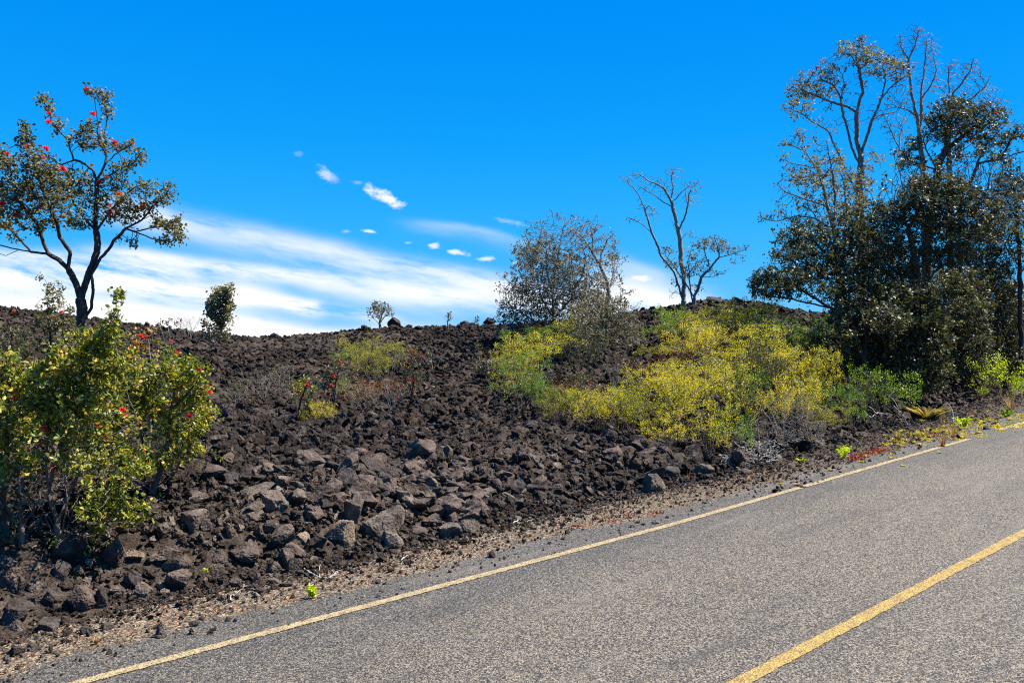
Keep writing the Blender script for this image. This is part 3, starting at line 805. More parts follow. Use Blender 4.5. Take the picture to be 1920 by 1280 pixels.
def build_rubble():
    r = np.random.default_rng(11)
    # draw positions over the hill: density falls with distance, sizes follow
    N1 = 85000
    Y = 4.2 * (26 / 4.2) ** (r.uniform(0, 1, N1) ** 1.0)
    X = r.uniform(-0.72, 0.74, N1) * (Y + 0.8)
    S = (0.013 + 0.0032 * Y) * np.exp(r.normal(0, 0.52, N1))     # half size in metres
    n2 = 15000
    Y2 = r.uniform(4.3, 10.5, n2); X2 = r.uniform(-0.72, 0.45, n2) * (Y2 + .6)
    X = np.append(X, X2); Y = np.append(Y, Y2); S = np.append(S, r.uniform(.016, .05, n2) * np.exp(r.normal(0, .25, n2))); 
    # broken blocks piled along the foot of the flow
    n3 = 5200; sl = r.uniform(-7, 9, n3); px_, py_ = line_pt(sl); of = r.uniform(.35, 3.3, n3)
    X3 = px_ + RN[0] * of; Y3 = py_ + RN[1] * of; k3 = (Y3 > 3.9) & (np.abs(X3 / Y3) < .75) & (r.uniform(0, 1, n3) < smooth(3.5, -.5, X3) * .9 + .1)
    X = np.append(X, X3[k3]); Y = np.append(Y, Y3[k3]); S = np.append(S, r.uniform(.034, .088, k3.sum()) * np.exp(r.normal(0, .22, k3.sum()))); N1 = len(X)
    s = edge_dist(X, Y)
    # a row of larger blocks lies along the foot of the flow
    near = np.exp(-((s - 0.6) / 0.65) ** 2) * smooth(2.5, -2.0, X - 1)
    S = S * (1 + 0.45 * near)
    S = np.where(s < 0.15, S * 0.35, S)
    # stray pebbles on the verge thin out towards the road
    keep = (s > 0) | ((s > -1.0) & (r.uniform(0, 1, N1) < np.exp(s / (0.16 + .5 * smooth(0, 5, X))) * .8))
    S = np.minimum(S, np.where(s < 0.3, 0.055, np.where(s < 1.7, 0.17, 0.080)))
    for hx, hy, hr in HAND:
        keep &= ~((np.hypot(X - hx, Y - hy) < hr * 1.0 + S * .5) & (S > hr * .35))
    # the right mound carries finer brown cinder
    X, Y, S, s = X[keep], Y[keep], S[keep], s[keep]
    Z = base_h(X, Y) + rough_h(X, Y) * .8
    T = np.clip(r.beta(1.5, 2.9, len(X)) * (1 - .25 * smooth(9, 16, Y)) + 0.34 * near[keep] * smooth(-.5, 1.5, s), 0, 1)
    fine = 0.7 + 0.5 * vnoise(np.stack([X * .6, Y * .6, X * 0], 1), 77)
    S = S * np.clip(fine, .45, 1.4)
    P = np.stack([X, Y, Z + S * r.uniform(0.05, 0.75, len(X))], 1)
    px = S / Y * F                                              # half size in picture units
    lods = np.where(px > 11, 3, np.where(px > 3.4, 2, 1))
    inview = (np.abs(X / Y) < 0.6) & ((640 - (P[:, 2] - CAMZ) / Y * F) > 0) & (640 - (P[:, 2] - CAMZ) / Y * F < 1270)
    order = np.argsort(-px * inview)
    big = order[:212]
    rest = np.ones(len(X), bool); rest[big] = False
    me = scatter_mesh('lava_rubble', P[rest], S[rest], T[rest], np.minimum(lods[rest], 2), M['lava'], 14, r)
    tag(link('lava_rubble', me), 'dark brown broken lava rubble covering the whole slope', 'lava rubble', kind='stuff')
    # the largest loose stones as objects of their own
    used = set(); meshes = {}
    for j, i in enumerate(big):
        k = j % 34
        if k not in meshes:
            V, Fc = rock_shape(700 + k, 3, 12, 0.14)
            meshes[k] = (V, Fc)
        V, Fc = meshes[k]
        sx_ = np.array([r.uniform(.85, 1.2), r.uniform(.8, 1.15), r.uniform(.7, 1.05)]) * S[i]
        t = T[i]; tone = 'dark' if t < 0.36 else 'brown' if t < .70 else 'grey'
        key = (k, tone)
        if key not in meshes: meshes[key] = mesh_from('lava_rock', V, [Fc], rock_mat(tone), False)
        o = link('lava_rock', meshes[key], None, tuple(P[i])); o.scale = tuple(sx_)
        o.rotation_euler = (r.uniform(-.6, .6), r.uniform(-.6, .6), r.uniform(0, 6.28))
        size = 'tiny' if px[i] < 6 else 'small' if px[i] < 9 else 'mid sized' if px[i] < 14 else 'large'
        word = {'dark': 'dark', 'brown': 'brown', 'grey': 'greyish'}[tone]
        d = sorted(LANDMARKS, key=lambda q: math.hypot(q[0] - X[i], (q[1] - Y[i])))
        done = None
        for q in d[:9]:
            dx, dy = (X[i] / Y[i] - q[0] / q[1]) * Y[i], (Y[i] - q[1]) * 0.35
            dist = math.hypot(dx, dy)
            ang = math.atan2(dy, dx)
            nm = ['right of', 'above and right of', 'above', 'above and left of', 'left of', 'below and left of', 'below', 'below and right of'][int(round(ang / (math.pi / 4))) % 8]
            near_w = 'just ' if dist < 0.28 else ''
            lab = f"{size} {word} lava rock {near_w}{nm} {q[2]}"
            if lab not in used and len(lab.split()) <= 16:
                done = lab; break
        if done is None: done = lab
        used.add(done)
        tag(o, done, 'rock', 'loose lava rocks of the rubble')
build_rubble()

def build_pebbles():
    """loose gravel, chips and litter on the verge"""
    r = np.random.default_rng(23)
    n = 42000
    sl = r.uniform(-4, 22, n) ** 1.0
    off = r.uniform(0.02, 1.9, n)
    x, y = line_pt(sl); x = x + RN[0] * off; y = y + RN[1] * off
    s = edge_dist(x, y)
    keep = (s < 0.35) & (s > -1.3) & (r.uniform(0, 1, n) < np.exp((s) / 0.38)) & (y > 3) & (np.abs(x / y) < .75)
    x, y, s = x[keep], y[keep], s[keep]
    S = r.uniform(0.003, 0.011, len(x)) * np.exp(r.normal(0, .45, len(x)))
    z = plane_z(x, y) + 0.006 + S * .3
    T = r.beta(2.6, 1.5, len(x))
    me = scatter_mesh('gravel_chips', np.stack([x, y, z], 1), S, T, np.ones(len(x), int), M['lava'], 6, r)
    tag(link('gravel_chips', me), 'loose lava chips and grit along the road verge', 'gravel', kind='stuff')
    # orange-brown leaf litter
    n = 3800
    sl = r.uniform(-4, 20, n); off = r.uniform(0.1, 2.0, n)
    x, y = line_pt(sl); x = x + RN[0] * off; y = y + RN[1] * off
    s = edge_dist(x, y)
    keep = (s < 0.5) & (s > -0.9) & (r.uniform(0, 1, n) < np.exp(-np.abs(s + .1) / 0.3)) & (y > 3)
    x, y = x[keep], y[keep]; n = len(x)
    z = np.maximum(plane_z(x, y), base_h(x, y)) + 0.012
    c = np.stack([x, y, z], 1); a = r.uniform(0, 6.28, n); L = r.uniform(.005, .013, n)
    d = np.stack([np.cos(a), np.sin(a), r.uniform(-.3, .4, n)], 1) * L[:, None]
    e = np.stack([-np.sin(a), np.cos(a), r.uniform(-.4, .4, n)], 1) * L[:, None] * .5
    V = np.stack([c - d, c - e, c + d, c + e], 1).reshape(-1, 3)
    Fq = np.arange(4 * n).reshape(-1, 4)
    me = mesh_from('leaf_litter', V, [Fq], M['straw'], False, {'tint': r.uniform(0, 1, n)})
    tag(link('leaf_litter', me), 'fallen orange and tan leaves scattered on the gravel verge', 'leaf litter', kind='stuff')
build_pebbles()

# ------------------------------------------------------------------ growing plants
def norm(v): return v / (np.linalg.norm(v, axis=-1, keepdims=True) + 1e-12)

def grow(nodes, parent, attract, D, kill, r, inertia=0.35, jitter=0.25, up=0.05, iters=140, reach=1e9):
    """space colonisation: twigs grow from nodes towards the attraction points"""
    P = [np.array(q, float) for q in nodes]; par = list(parent)
    pd = [np.zeros(3) if p < 0 else norm(P[i] - P[p]) for i, p in enumerate(par)]
    A_ = np.array(attract, float)
    NP = np.array(P)
    d2 = ((A_[:, None, :] - NP[None]) ** 2).sum(-1) if len(A_) * len(NP) < 4e7 else None
    idx = d2.argmin(1); dist = np.sqrt(d2[np.arange(len(A_)), idx])
    kids = {}
    for it in range(iters):
        live = dist > kill
        A_, idx, dist = A_[live], idx[live], dist[live]
        if not len(A_): break
        order = np.argsort(idx, kind='stable'); u, st = np.unique(idx[order], return_index=True)
        dirs = norm(A_ - np.array([P[i] for i in idx]))
        sums = np.add.reduceat(dirs[order], st, axis=0)
        new = []
        for n, sm in zip(u, sums):
            if kids.get(n, 0) >= 4: continue
            d = norm(norm(sm) + inertia * pd[n] + r.normal(0, jitter, 3) + np.array([0, 0, up]))
            q = P[n] + d * D
            P.append(q); par.append(int(n)); pd.append(d); new.append(len(P) - 1); kids[n] = kids.get(n, 0) + 1
        if not new: break
        Q = np.array([P[i] for i in new])
        dd = ((A_[:, None, :] - Q[None]) ** 2).sum(-1)
        j = dd.argmin(1); dj = np.sqrt(dd[np.arange(len(A_)), j])
        m = dj < dist
        idx = np.where(m, np.array(new)[j], idx); dist = np.where(m, dj, dist)
    return np.array(P), np.array(par)

def radii(P, par, r0, R, e=2.05):
    n = len(P); acc = np.zeros(n); rad = np.zeros(n)
    for i in range(n - 1, -1, -1):     # children always come after parents
        rad[i] = r0 if acc[i] == 0 else acc[i] ** (1 / e)
        if par[i] >= 0: acc[par[i]] += rad[i] ** e
    mx = rad.max()
    if mx > r0: rad = r0 + (R - r0) * np.clip((rad - r0) / (mx - r0), 0, 1) ** 1.45
    return rad

def tubes(P, par, rad, thin=3, thick=7, flare=None):
    """tapered branch mesh"""
    n = len(P)
    kid = np.full(n, -1); kr = np.zeros(n)
    tip = np.ones(n, bool)
    for i in range(n):
        p = par[i]
        if p >= 0:
            tip[p] = False
            if rad[i] > kr[p]: kr[p] = rad[i]; kid[p] = i
    D = np.zeros((n, 3))
    for i in range(n):
        D[i] = P[i] - P[par[i]] if par[i] >= 0 else (P[kid[i]] - P[i] if kid[i] >= 0 else (0, 0, 1))
    D = norm(D)
    Dn = D.copy()
    m = kid >= 0
    Dn[m] = norm(D[m] + D[kid[m]])
    ref = np.array([0.35, 0.90, 0.25]); ref /= np.linalg.norm(ref)
    def frame(d):
        a = norm(np.cross(d, ref)); b = np.cross(d, a); return a, b
    V = []; Fq = []; off = 0
    for K, sel in ((thick, rad > np.percentile(rad, 80)), (thin, rad <= np.percentile(rad, 80))):
        ids = np.where(sel & (par >= 0))[0]
        if not len(ids): continue
        p = par[ids]
        main = kid[p] == ids
        d0 = np.where(main[:, None], Dn[p], D[ids]); d1 = Dn[ids]
        r0 = np.where(main, rad[p], np.minimum(rad[ids] * 1.15, rad[p])); r1 = np.where(tip[ids], rad[ids] * .45, rad[ids])
        th = np.arange(K) * 2 * math.pi / K
        a0, b0 = frame(d0); a1, b1 = frame(d1)
        c, s_ = np.cos(th), np.sin(th)
        ring0 = P[p][:, None] + r0[:, None, None] * (a0[:, None] * c[None, :, None] + b0[:, None] * s_[None, :, None])
        ring1 = P[ids][:, None] + r1[:, None, None] * (a1[:, None] * c[None, :, None] + b1[:, None] * s_[None, :, None])
        V.append(np.concatenate([ring0, ring1], 1).reshape(-1, 3))
        base = (np.arange(len(ids)) * 2 * K)[:, None] + off
        k = np.arange(K)[None]; k2 = (np.arange(K)[None] + 1) % K
        Fq.append(np.stack([base + k, base + k2, base + K + k2, base + K + k], -1).reshape(-1, 4))
        off += len(ids) * 2 * K
    return np.concatenate(V), np.concatenate(Fq), tip, D

def leaf_mesh_data(tips, dirs, n_per, size, r, spread=0.6, out=0.9, detail=1, aspect=0.62, back=2.2, up=0.15, tint_c=None):
    """leaf-sized faces around twig tips"""
    n = len(tips) * n_per
    C = np.repeat(tips, n_per, 0); Dr = np.repeat(dirs, n_per, 0)
    L = size * np.exp(r.normal(0, .22, n))
    C = C - Dr * (r.uniform(-0.3, back, n) * size)[:, None] + r.normal(0, spread * size, (n, 3))
    # leaves stand in whorls round the shoot, cupped towards its tip
    ax = norm(Dr + np.array([0, 0, .35]) + np.repeat(r.normal(0, .3, (len(tips), 3)), n_per, 0))
    e1 = norm(np.cross(ax, np.array([.3, .9, .2]))); e2 = np.cross(ax, e1)
    ph = (np.tile(np.arange(n_per) * 2.39996, len(tips)) + r.uniform(-.5, .5, n))[:, None]
    ld = norm((e1 * np.cos(ph) + e2 * np.sin(ph)) * out + ax * (up + .35) + r.normal(0, .26, (n, 3)))
    sd_ = norm(np.cross(ld, ax + r.normal(0, .28, (n, 3))))
    nn = np.cross(ld, sd_)
    w = (L * aspect * .5)[:, None]; l = L[:, None]
    if detail:
        V = np.stack([C, C + ld * l * .35 + sd_ * w + nn * w * .35, C + ld * l * .8 + sd_ * w * .8 + nn * w * .3, C + ld * l,
                      C + ld * l * .8 - sd_ * w * .8 + nn * w * .3, C + ld * l * .35 - sd_ * w + nn * w * .35], 1).reshape(-1, 3)
        i = np.arange(n)[:, None] * 6
        Fq = np.concatenate([i + np.array([[0, 1, 2, 3]]), i + np.array([[0, 3, 4, 5]])], 0); rep = 2
    else:
        V = np.stack([C, C + ld * l * .5 + sd_ * w, C + ld * l, C + ld * l * .5 - sd_ * w], 1).reshape(-1, 3)
        Fq = np.arange(n)[:, None] * 4 + np.array([[0, 1, 2, 3]]); rep = 1
    cl = np.repeat(r.normal(0, .13, len(tips)) if tint_c is None else tint_c, n_per)
    T = np.clip(r.beta(2, 2.4, n) + cl, 0, 1)
    return V, Fq, np.tile(T, rep)

_FL = {}
def flower_mesh(kind, k):
    if (kind, k) in _FL: return _FL[(kind, k)]
    r = np.random.default_rng(900 + k)
    n = 90
    d = norm(r.normal(size=(n, 3)) + np.array([0, 0, .5]))
    s_ = norm(np.cross(d, r.normal(size=(n, 3)))) * .10
    l = r.uniform(.65, 1.05, n)[:, None]
    c0 = d * .08
    V = np.stack([c0 - s_ * .5, c0 + s_ * .5, d * l + s_ * .9, d * l - s_ * .9], 1).reshape(-1, 3)
    me = mesh_from('flower', V, [np.arange(4 * n).reshape(-1, 4)], M['flower' if kind == 'new' else 'flower_old'], False, {'tint': r.uniform(0, 1, n)})
    _FL[(kind, k)] = me
    return me

def resample(q, D):
    q = np.array(q, float); seg = np.linalg.norm(np.diff(q, axis=0), axis=1); s = np.concatenate([[0], np.cumsum(seg)])
    n = max(2, int(s[-1] / D) + 1); t = np.linspace(0, s[-1], n)
    return np.stack([np.interp(t, s, q[:, k]) for k in range(3)], 1)

def make_tree(name, label, cat, Y0, limbs, blobs, leaf, bark, R, leafsize=0.035, per=14, D=0.10, dens=1.0, r0=0.004, detail=0,
              flowers=(), fsize=0.04, group=None, seed=1, bare=(), jitter=.28, depth=1.0, aspect=.62, leaf_inner=0.0, thin=3, kill=None, extra_flowers=0, spread=.6, on_soil=False):
    """a tree from measured limb lines and crown clumps; every limb gets its own distance so the crown has depth.
    limbs: lists of (u, v); the first starts at the root.  blobs: (u, v, ru, rv, density)"""
    r = np.random.default_rng(seed); D = 4.0 * Y0 / F; dens = dens * 1.7
    if on_soil: Y0 = on_ground(*limbs[0][0])[1]; D = 4.0 * Y0 / F
    P = []; par = []
    px = []           # picture position and depth offset of each skeleton node
    for li, L in enumerate(limbs):
        L = [tuple(map(float, q)) for q in L]
        if li == 0:
            start = 0.0; pidx = -1
        else:
            a = np.array(px); j = int(((a[:, 0] - L[0][0]) ** 2 + (a[:, 1] - L[0][1]) ** 2).argmin())
            start = a[j, 2]; pidx = j
            L = [(a[j, 0], a[j, 1])] + L[1:]
        ln = sum(math.hypot(b[0] - a_[0], b[1] - a_[1]) for a_, b in zip(L[:-1], L[1:])) * Y0 / F
        end = start + (0 if li == 0 else r.uniform(-.75, .75) * ln * depth)
        n = max(2, int(ln / D) + 1); t = np.linspace(0, 1, n)
        cum = np.concatenate([[0], np.cumsum([math.hypot(b[0] - a_[0], b[1] - a_[1]) for a_, b in zip(L[:-1], L[1:])])]); cum /= cum[-1]
        uu = np.interp(t, cum, [q[0] for q in L]); vv = np.interp(t, cum, [q[1] for q in L])
        # slight irregular wander of real wood
        wob = np.cumsum(r.normal(0, 1, (n, 2)), 0); wob -= t[:, None] * wob[-1]
        uu = uu + wob[:, 0] * .6; vv = vv + wob[:, 1] * .3
        dd = start + (end - start) * t ** 1.3
        for k in range(n):
            if k == 0 and pidx >= 0: last = pidx; continue
            P.append(at(uu[k], vv[k], Y0 + dd[k])); px.append((uu[k], vv[k], dd[k]))
            par.append(-1 if (k == 0 and li == 0) else last); last = len(P) - 1
    a = np.array(px); AT = []; bareflag = []
    for b in list(blobs) + list(bare):
        u, v, ru, rv = b[:4]; de = b[4] if len(b) > 4 else 1.0
        j = int(((a[:, 0] - u) ** 2 + (a[:, 1] - v) ** 2).argmin()); dy = a[j, 2] + r.uniform(-.1, .1) * (ru + rv) * Y0 / F * depth
        rr = (ru + rv) / 2 * Y0 / F
        cnt = max(2, int(dens * de * ru * rv / 22.0))
        q = norm(r.normal(size=(cnt, 3))) * (r.uniform(0, 1, (cnt, 1)) ** .42) * (1 + .38 * np.abs(r.normal(size=(cnt, 1))))
        uu = u + q[:, 0] * ru; vv = v + q[:, 2] * rv; YY = Y0 + dy + q[:, 1] * rr * 1.1
        for k in range(cnt): AT.append(at(uu[k], vv[k], YY[k])); bareflag.append(b in bare)
    if AT:
        P, par = grow(P, par, AT, D, kill or D * 1.1, r, jitter=jitter)
    else:
        P, par = np.array(P), np.array(par)
    rad = radii(P, par, r0, R)
    V, Fq, tip, Dd = tubes(P, par, rad, thin)
    x0, y0 = P[0][0], P[0][1]; base = np.array([x0, y0, P[0][2]])
    root = link(name, None, None, tuple(base)); tag(root, label, cat, group)
    link('trunk', mesh_from('trunk', V - base, [Fq], M[bark], True), root)
    ends = np.where(tip)[0]
    if leaf and len(ends):
        if len(bare):
            def inb(p, B):
                u_ = 960 + p[0] / p[1] * F; v_ = 640 - (p[2] - CAMZ) / p[1] * F
                return any(((u_ - b[0]) / b[2]) ** 2 + ((v_ - b[1]) / b[3]) ** 2 < 1.15 for b in B)
            ends = np.array([e for e in ends if not inb(P[e], bare) or inb(P[e], blobs)])
        T = P[ends]; Dr = Dd[ends]
        if leaf_inner:
            inner = np.where((~tip) & (rad < np.percentile(rad, 55)) & (r.uniform(0, 1, len(P)) < leaf_inner))[0]
            if len(inner) and len(blobs):
                if len(bare): inner = np.array([e for e in inner if not inb(P[e], bare)], int)
                T = np.concatenate([T, P[inner]]); Dr = np.concatenate([Dr, Dd[inner]])
        tc = 0.16 * fbm(T * 2.3, 2, seed) + r.normal(0, .07, len(T))
        lv, lf, lt = leaf_mesh_data(T, Dr, per, leafsize, r, detail=detail, aspect=aspect, tint_c=tc, spread=spread)
        link('foliage', mesh_from('foliage', lv - base, [lf], M[leaf], False, {'tint': lt}), root)
        pts = P[ends]
        fl = list(flowers)
        if extra_flowers:
            pick = r.choice(len(pts), extra_flowers, replace=False)
            pp = sorted(pick, key=lambda i: pts[i][1])
            for i in pp:
                q = pts[i]; fl.append((960 + q[0] / q[1] * F, 640 - (q[2] - CAMZ) / q[1] * F, .8, 'new' if r.uniform() < .75 else 'old', q))
        for k, f in enumerate(fl):
            if len(f) > 4: q = f[4] + np.array([0, -.04, .02])
            else:
                uv = np.stack([960 + pts[:, 0] / pts[:, 1] * F, 640 - (pts[:, 2] - CAMZ) / pts[:, 1] * F], 1)
                dd = (uv[:, 0] - f[0]) ** 2 + (uv[:, 1] - f[1]) ** 2
                c_ = np.argsort(dd + pts[:, 1] * 30)[:1]
                Yq = pts[c_[0]][1] - 0.05
                q = at(f[0], f[1], Yq)
            kd = f[3] if len(f) > 3 else 'new'
            fo = link('flower', flower_mesh(kd, k % 5), root, tuple(q - base))
            s_ = fsize * (f[2] if len(f) > 2 else 1); fo.scale = (s_, s_, s_ * .85); fo.rotation_euler = (r.uniform(-.6, .6), r.uniform(-.6, .6), r.uniform(0, 6))
    return root
print('ground+rocks ok')
#PLANTS
# ---- trees ---------------------------------------------------------------
OH = 'ohia trees'
make_tree('ohia_tree', 'tall forked tree with scarlet pompon flowers rising behind the bright bush at left', 'tree', 9.3,
 [[(162, 800), (160, 690), (154, 600), (153, 560), (140, 533), (126, 508), (108, 490), (88, 477), (60, 472), (36, 468), (0, 459), (-40, 448)],
  [(156, 600), (172, 575), (174, 543), (168, 512), (187, 483), (201, 468), (216, 447), (234, 429), (266, 411), (290, 400)],
  [(154, 560), (158, 533), (169, 504), (180, 470), (180, 436), (179, 400), (181, 360), (182, 337), (194, 310), (197, 292), (195, 245), (200, 225), (200, 195), (192, 175)],
  [(88, 477), (77, 447), (68, 418), (50, 395), (30, 370), (20, 330)],
  [(126, 508), (131, 472), (111, 443), (104, 411), (90, 380), (75, 340), (62, 300), (45, 262)],
  [(182, 337), (175, 320), (160, 310), (137, 300), (112, 310), (95, 298), (67, 280), (50, 262), (47, 232)],
  [(137, 300), (135, 285), (127, 260), (110, 242), (95, 220), (88, 200), (76, 187)],
  [(197, 292), (182, 262), (180, 220), (175, 177), (162, 167)],
  [(234, 429), (252, 434), (287, 447), (323, 454), (342, 440)],
  [(266, 411), (290, 385), (305, 370), (318, 352)],
  [(194, 310), (215, 290), (240, 275), (250, 268)],
  [(182, 340), (215, 325), (250, 305), (262, 290)],
  [(252, 434), (300, 425), (335, 410)],
  [(60, 472), (30, 440), (5, 415), (-20, 400)],
  [(36, 468), (10, 480), (-15, 470)],
  [(180, 436), (205, 400), (225, 370), (255, 350)],
  [(180, 436), (150, 400), (135, 370), (120, 345)]],
 [(45, 245, 8, 14, 4), (48, 262, 13, 18, 4), (82, 187, 12, 8, 4), (93, 205, 8, 14, 4), (110, 235, 12, 12, 4), (170, 175, 12, 8, 5), (195, 182, 10, 12, 5), (202, 210, 9, 14, 5),
  (165, 240, 18, 14, 3), (150, 265, 20, 14, 2.5), (180, 265, 15, 12, 3), (195, 262, 8, 14, 3), (225, 275, 22, 9, 4), (245, 268, 6, 5, 5), (262, 295, 10, 14, 4), (235, 310, 25, 12, 2.5),
  (0, 300, 16, 22, 3), (22, 315, 14, 22, 3), (60, 300, 26, 22, 2.5), (85, 325, 30, 22, 2.8), (45, 355, 34, 22, 2.6), (10, 360, 20, 25, 2.5), (120, 350, 34, 24, 2.6), (95, 380, 40, 22, 2.4),
  (150, 340, 24, 18, 2.6), (170, 375, 30, 20, 2.4), (215, 345, 26, 16, 2.5), (235, 375, 26, 18, 2.4), (200, 400, 34, 16, 2), (245, 400, 22, 14, 2.5), (280, 385, 22, 15, 3), (305, 370, 18, 12, 3.5),
  (318, 352, 7, 8, 3), (270, 350, 20, 12, 2.5), (325, 425, 18, 14, 4), (338, 445, 9, 10, 5), (295, 420, 22, 10, 2), (310, 452, 16, 7, 3), (245, 455, 10, 8, 3), (35, 400, 30, 18, 2.2), (-15, 385, 20, 25, 2.5),
  (0, 420, 22, 16, 2), (60, 420, 30, 12, 1.6), (110, 410, 30, 14, 1.6), (150, 420, 22, 12, 1.5), (-30, 440, 22, 20, 2), (30, 445, 14, 6, 1.5)],
 'leaf_ohia', 'bark_dark', 0.064, 0.030, 9, 0.085, 0.85, 0.0042, 1, seed=3, aspect=.7, depth=.55, spread=.8, leaf_inner=.10,
 flowers=[(162, 167, 1), (92, 212, .9), (91, 229, 1.3), (174, 214, 1.2), (52, 276, 1.5), (86, 279, 1.2), (14, 289, 1), (214, 267, 1.2), (249, 269, .8, 'old'), (118, 317, 1.3), (199, 331, 1, 'old'), (186, 343, 1.2),
          (172, 310, .9, 'old'), (223, 364, 1.2, 'old'), (4, 346, 1.1), (207, 384, .7), (207, 396, 1), (221, 397, 1), (270, 387, 1.1), (6, 381, 1.2), (27, 403, 1.2), (74, 388, .9, 'old'), (66, 326, .9, 'old'), (82, 296, .8, 'old')],
 fsize=0.034)

# bright bushes in front of it
def bush(label, Y0, stems, blobs, seed, fl, dens=1.0, bare=(), leaf='leaf_bush', R=.030, per=13, size=.029, name='ohia_bush', bark='bark_brown', group='ohia bushes at the left', extra=0):
    return make_tree(name, label, 'bush', Y0, stems, blobs, leaf, bark, R, size, per, 0.075, dens * .46, 0.0026, 1, seed=seed, aspect=.68, depth=.9, flowers=fl, fsize=.026, group=group,
                     leaf_inner=.05, extra_flowers=extra, spread=.62, on_soil=True, bare=bare)
bush('largest bright yellow green bush with red buds in front of the left tree', 6.9,
 [[(112, 1035), (110, 985), (95, 930), (100, 880), (130, 820), (150, 760), (158, 700), (165, 650), (190, 620)],
  [(110, 985), (128, 930), (150, 880), (180, 830), (215, 780), (250, 740)],
  [(112, 1020), (80, 960), (65, 900), (62, 850), (55, 800)],
  [(95, 930), (85, 870), (92, 800), (105, 720), (120, 690)],
  [(150, 880), (200, 860), (235, 820), (262, 790)],
  [(118, 1020), (150, 980), (185, 940), (215, 905), (250, 870)],
  [(165, 650), (200, 620), (215, 590), (218, 555)],
  [(215, 905), (235, 940), (240, 970)],
  [(158, 700), (190, 690), (220, 660)], [(114, 1030), (160, 900), (170, 840)], [(114, 1030), (125, 940), (120, 860), (140, 790)], [(112, 1032), (95, 970), (40, 900), (25, 850)], [(114, 1030), (70, 990), (50, 940)], [(115, 1030), (175, 960), (200, 900), (215, 850)], [(114, 1030), (150, 1000), (185, 990), (215, 970)]],
 [(190, 640, 36, 26, 3), (212, 612, 13, 12, 3), (221, 554, 8, 9, 7), (222, 580, 3, 18, 6), (198, 580, 4, 5, 4), (150, 640, 24, 22, 2.5), (165, 680, 42, 26, 2.2), (215, 680, 36, 30, 2.5), (110, 680, 36, 22, 2.6), (90, 705, 26, 22, 2.5),
  (245, 720, 34, 28, 2.5), (270, 750, 26, 24, 2.6), (195, 735, 40, 30, 2.2), (140, 740, 44, 30, 2.2), (90, 760, 36, 30, 2.2), (165, 790, 44, 28, 1.8), (225, 785, 34, 26, 2.2), (110, 810, 38, 26, 1.6), (60, 800, 26, 30, 1.6),
  (55, 740, 24, 30, 2), (190, 830, 34, 22, 1.8), (235, 850, 30, 18, 2.2), (180, 860, 26, 16, 2), (105, 860, 26, 16, 1.3), (235, 945, 38, 18, 2.2), (250, 968, 26, 10, 2.0), (180, 925, 24, 22, 1.2), (160, 965, 12, 22, 1.1), (270, 880, 20, 14, 1.4), (130, 870, 14, 20, 1.0), (60, 870, 18, 20, 1.2),
  (180, 1000, 14, 12, 1.6), (215, 970, 30, 16, 1.5), (200, 870, 60, 40, .35), (150, 770, 90, 70, .22), (240, 890, 34, 30, .5)],
 41, [(123, 666, 1.1), (123, 711, .9), (168, 711, 1, 'old'), (230, 768, 1), (235, 778, .8), (182, 797, 1), (200, 819, .8), (73, 802, 1.1), (84, 803, 1), (27, 745, 1, 'old'), (101, 874, 1), (174, 635, 1.1, 'old'), (75, 724, .8)], .95, bare=[(110, 900, 100, 90, .35), (150, 960, 70, 60, .4)])
bush('second bright bush to the right of the largest one, red flowers at its right tip', 7.6,
 [[(285, 925), (300, 880), (310, 830), (320, 770), (330, 720), (345, 680)], [(300, 880), (270, 840), (265, 800), (285, 740), (300, 700)],
  [(310, 830), (345, 800), (370, 780), (395, 775)], [(285, 920), (250, 900), (265, 860)], [(320, 770), (350, 740), (370, 715)], [(290, 915), (325, 890), (350, 840), (370, 820)]],
 [(330, 680, 30, 20, 2.6), (360, 700, 26, 20, 2.6), (375, 725, 16, 22, 2.6), (335, 725, 34, 26, 2.3), (355, 760, 34, 20, 2), (390, 775, 18, 14, 3), (375, 795, 20, 10, 2.6), (345, 815, 32, 16, 2.6), (310, 790, 24, 20, 1.3), (300, 700, 20, 26, 1.6),
  (280, 760, 26, 26, 1.2), (355, 845, 22, 12, 2), (290, 860, 30, 22, 1.0), (330, 870, 30, 14, .9), (330, 770, 60, 70, .3), (350, 800, 50, 50, .4)],
 42, [(386, 724, 1), (376, 731, 1), (393, 734, .9), (374, 692, .9), (331, 661, 1), (355, 779, 1), (284, 779, 1), (265, 843, 1.2), (320, 640, .6)], .95, bare=[(300, 870, 60, 50, .5), (290, 730, 30, 60, .5)])
bush('left edge bush of mixed green and yellow leaves, cut by the picture edge', 7.2,
 [[(15, 1010), (10, 950), (12, 880), (15, 800), (20, 740), (22, 690)], [(12, 930), (35, 860), (45, 800), (50, 760)], [(10, 950), (-20, 880), (-35, 800), (-30, 740)], [(15, 1000), (40, 950), (55, 910)]],
 [(20, 680, 26, 16, 2.4), (0, 705, 30, 24, 2.4), (30, 715, 22, 24, 2.4), (-30, 740, 26, 32, 2), (15, 760, 34, 24, 1.6), (40, 740, 18, 16, 2), (0, 800, 36, 24, 1.4), (35, 815, 20, 30, 1.3), (-30, 830, 25, 35, 1.3), (10, 870, 30, 22, .9), (0, 1005, 14, 14, 1.2), (40, 860, 16, 20, 1), (10, 780, 50, 70, .35)],
 43, [(26, 746, .9, 'old'), (42, 780, .8), (75, 830, .8)], .85, bare=[(20, 930, 50, 70, .5)], R=.026)
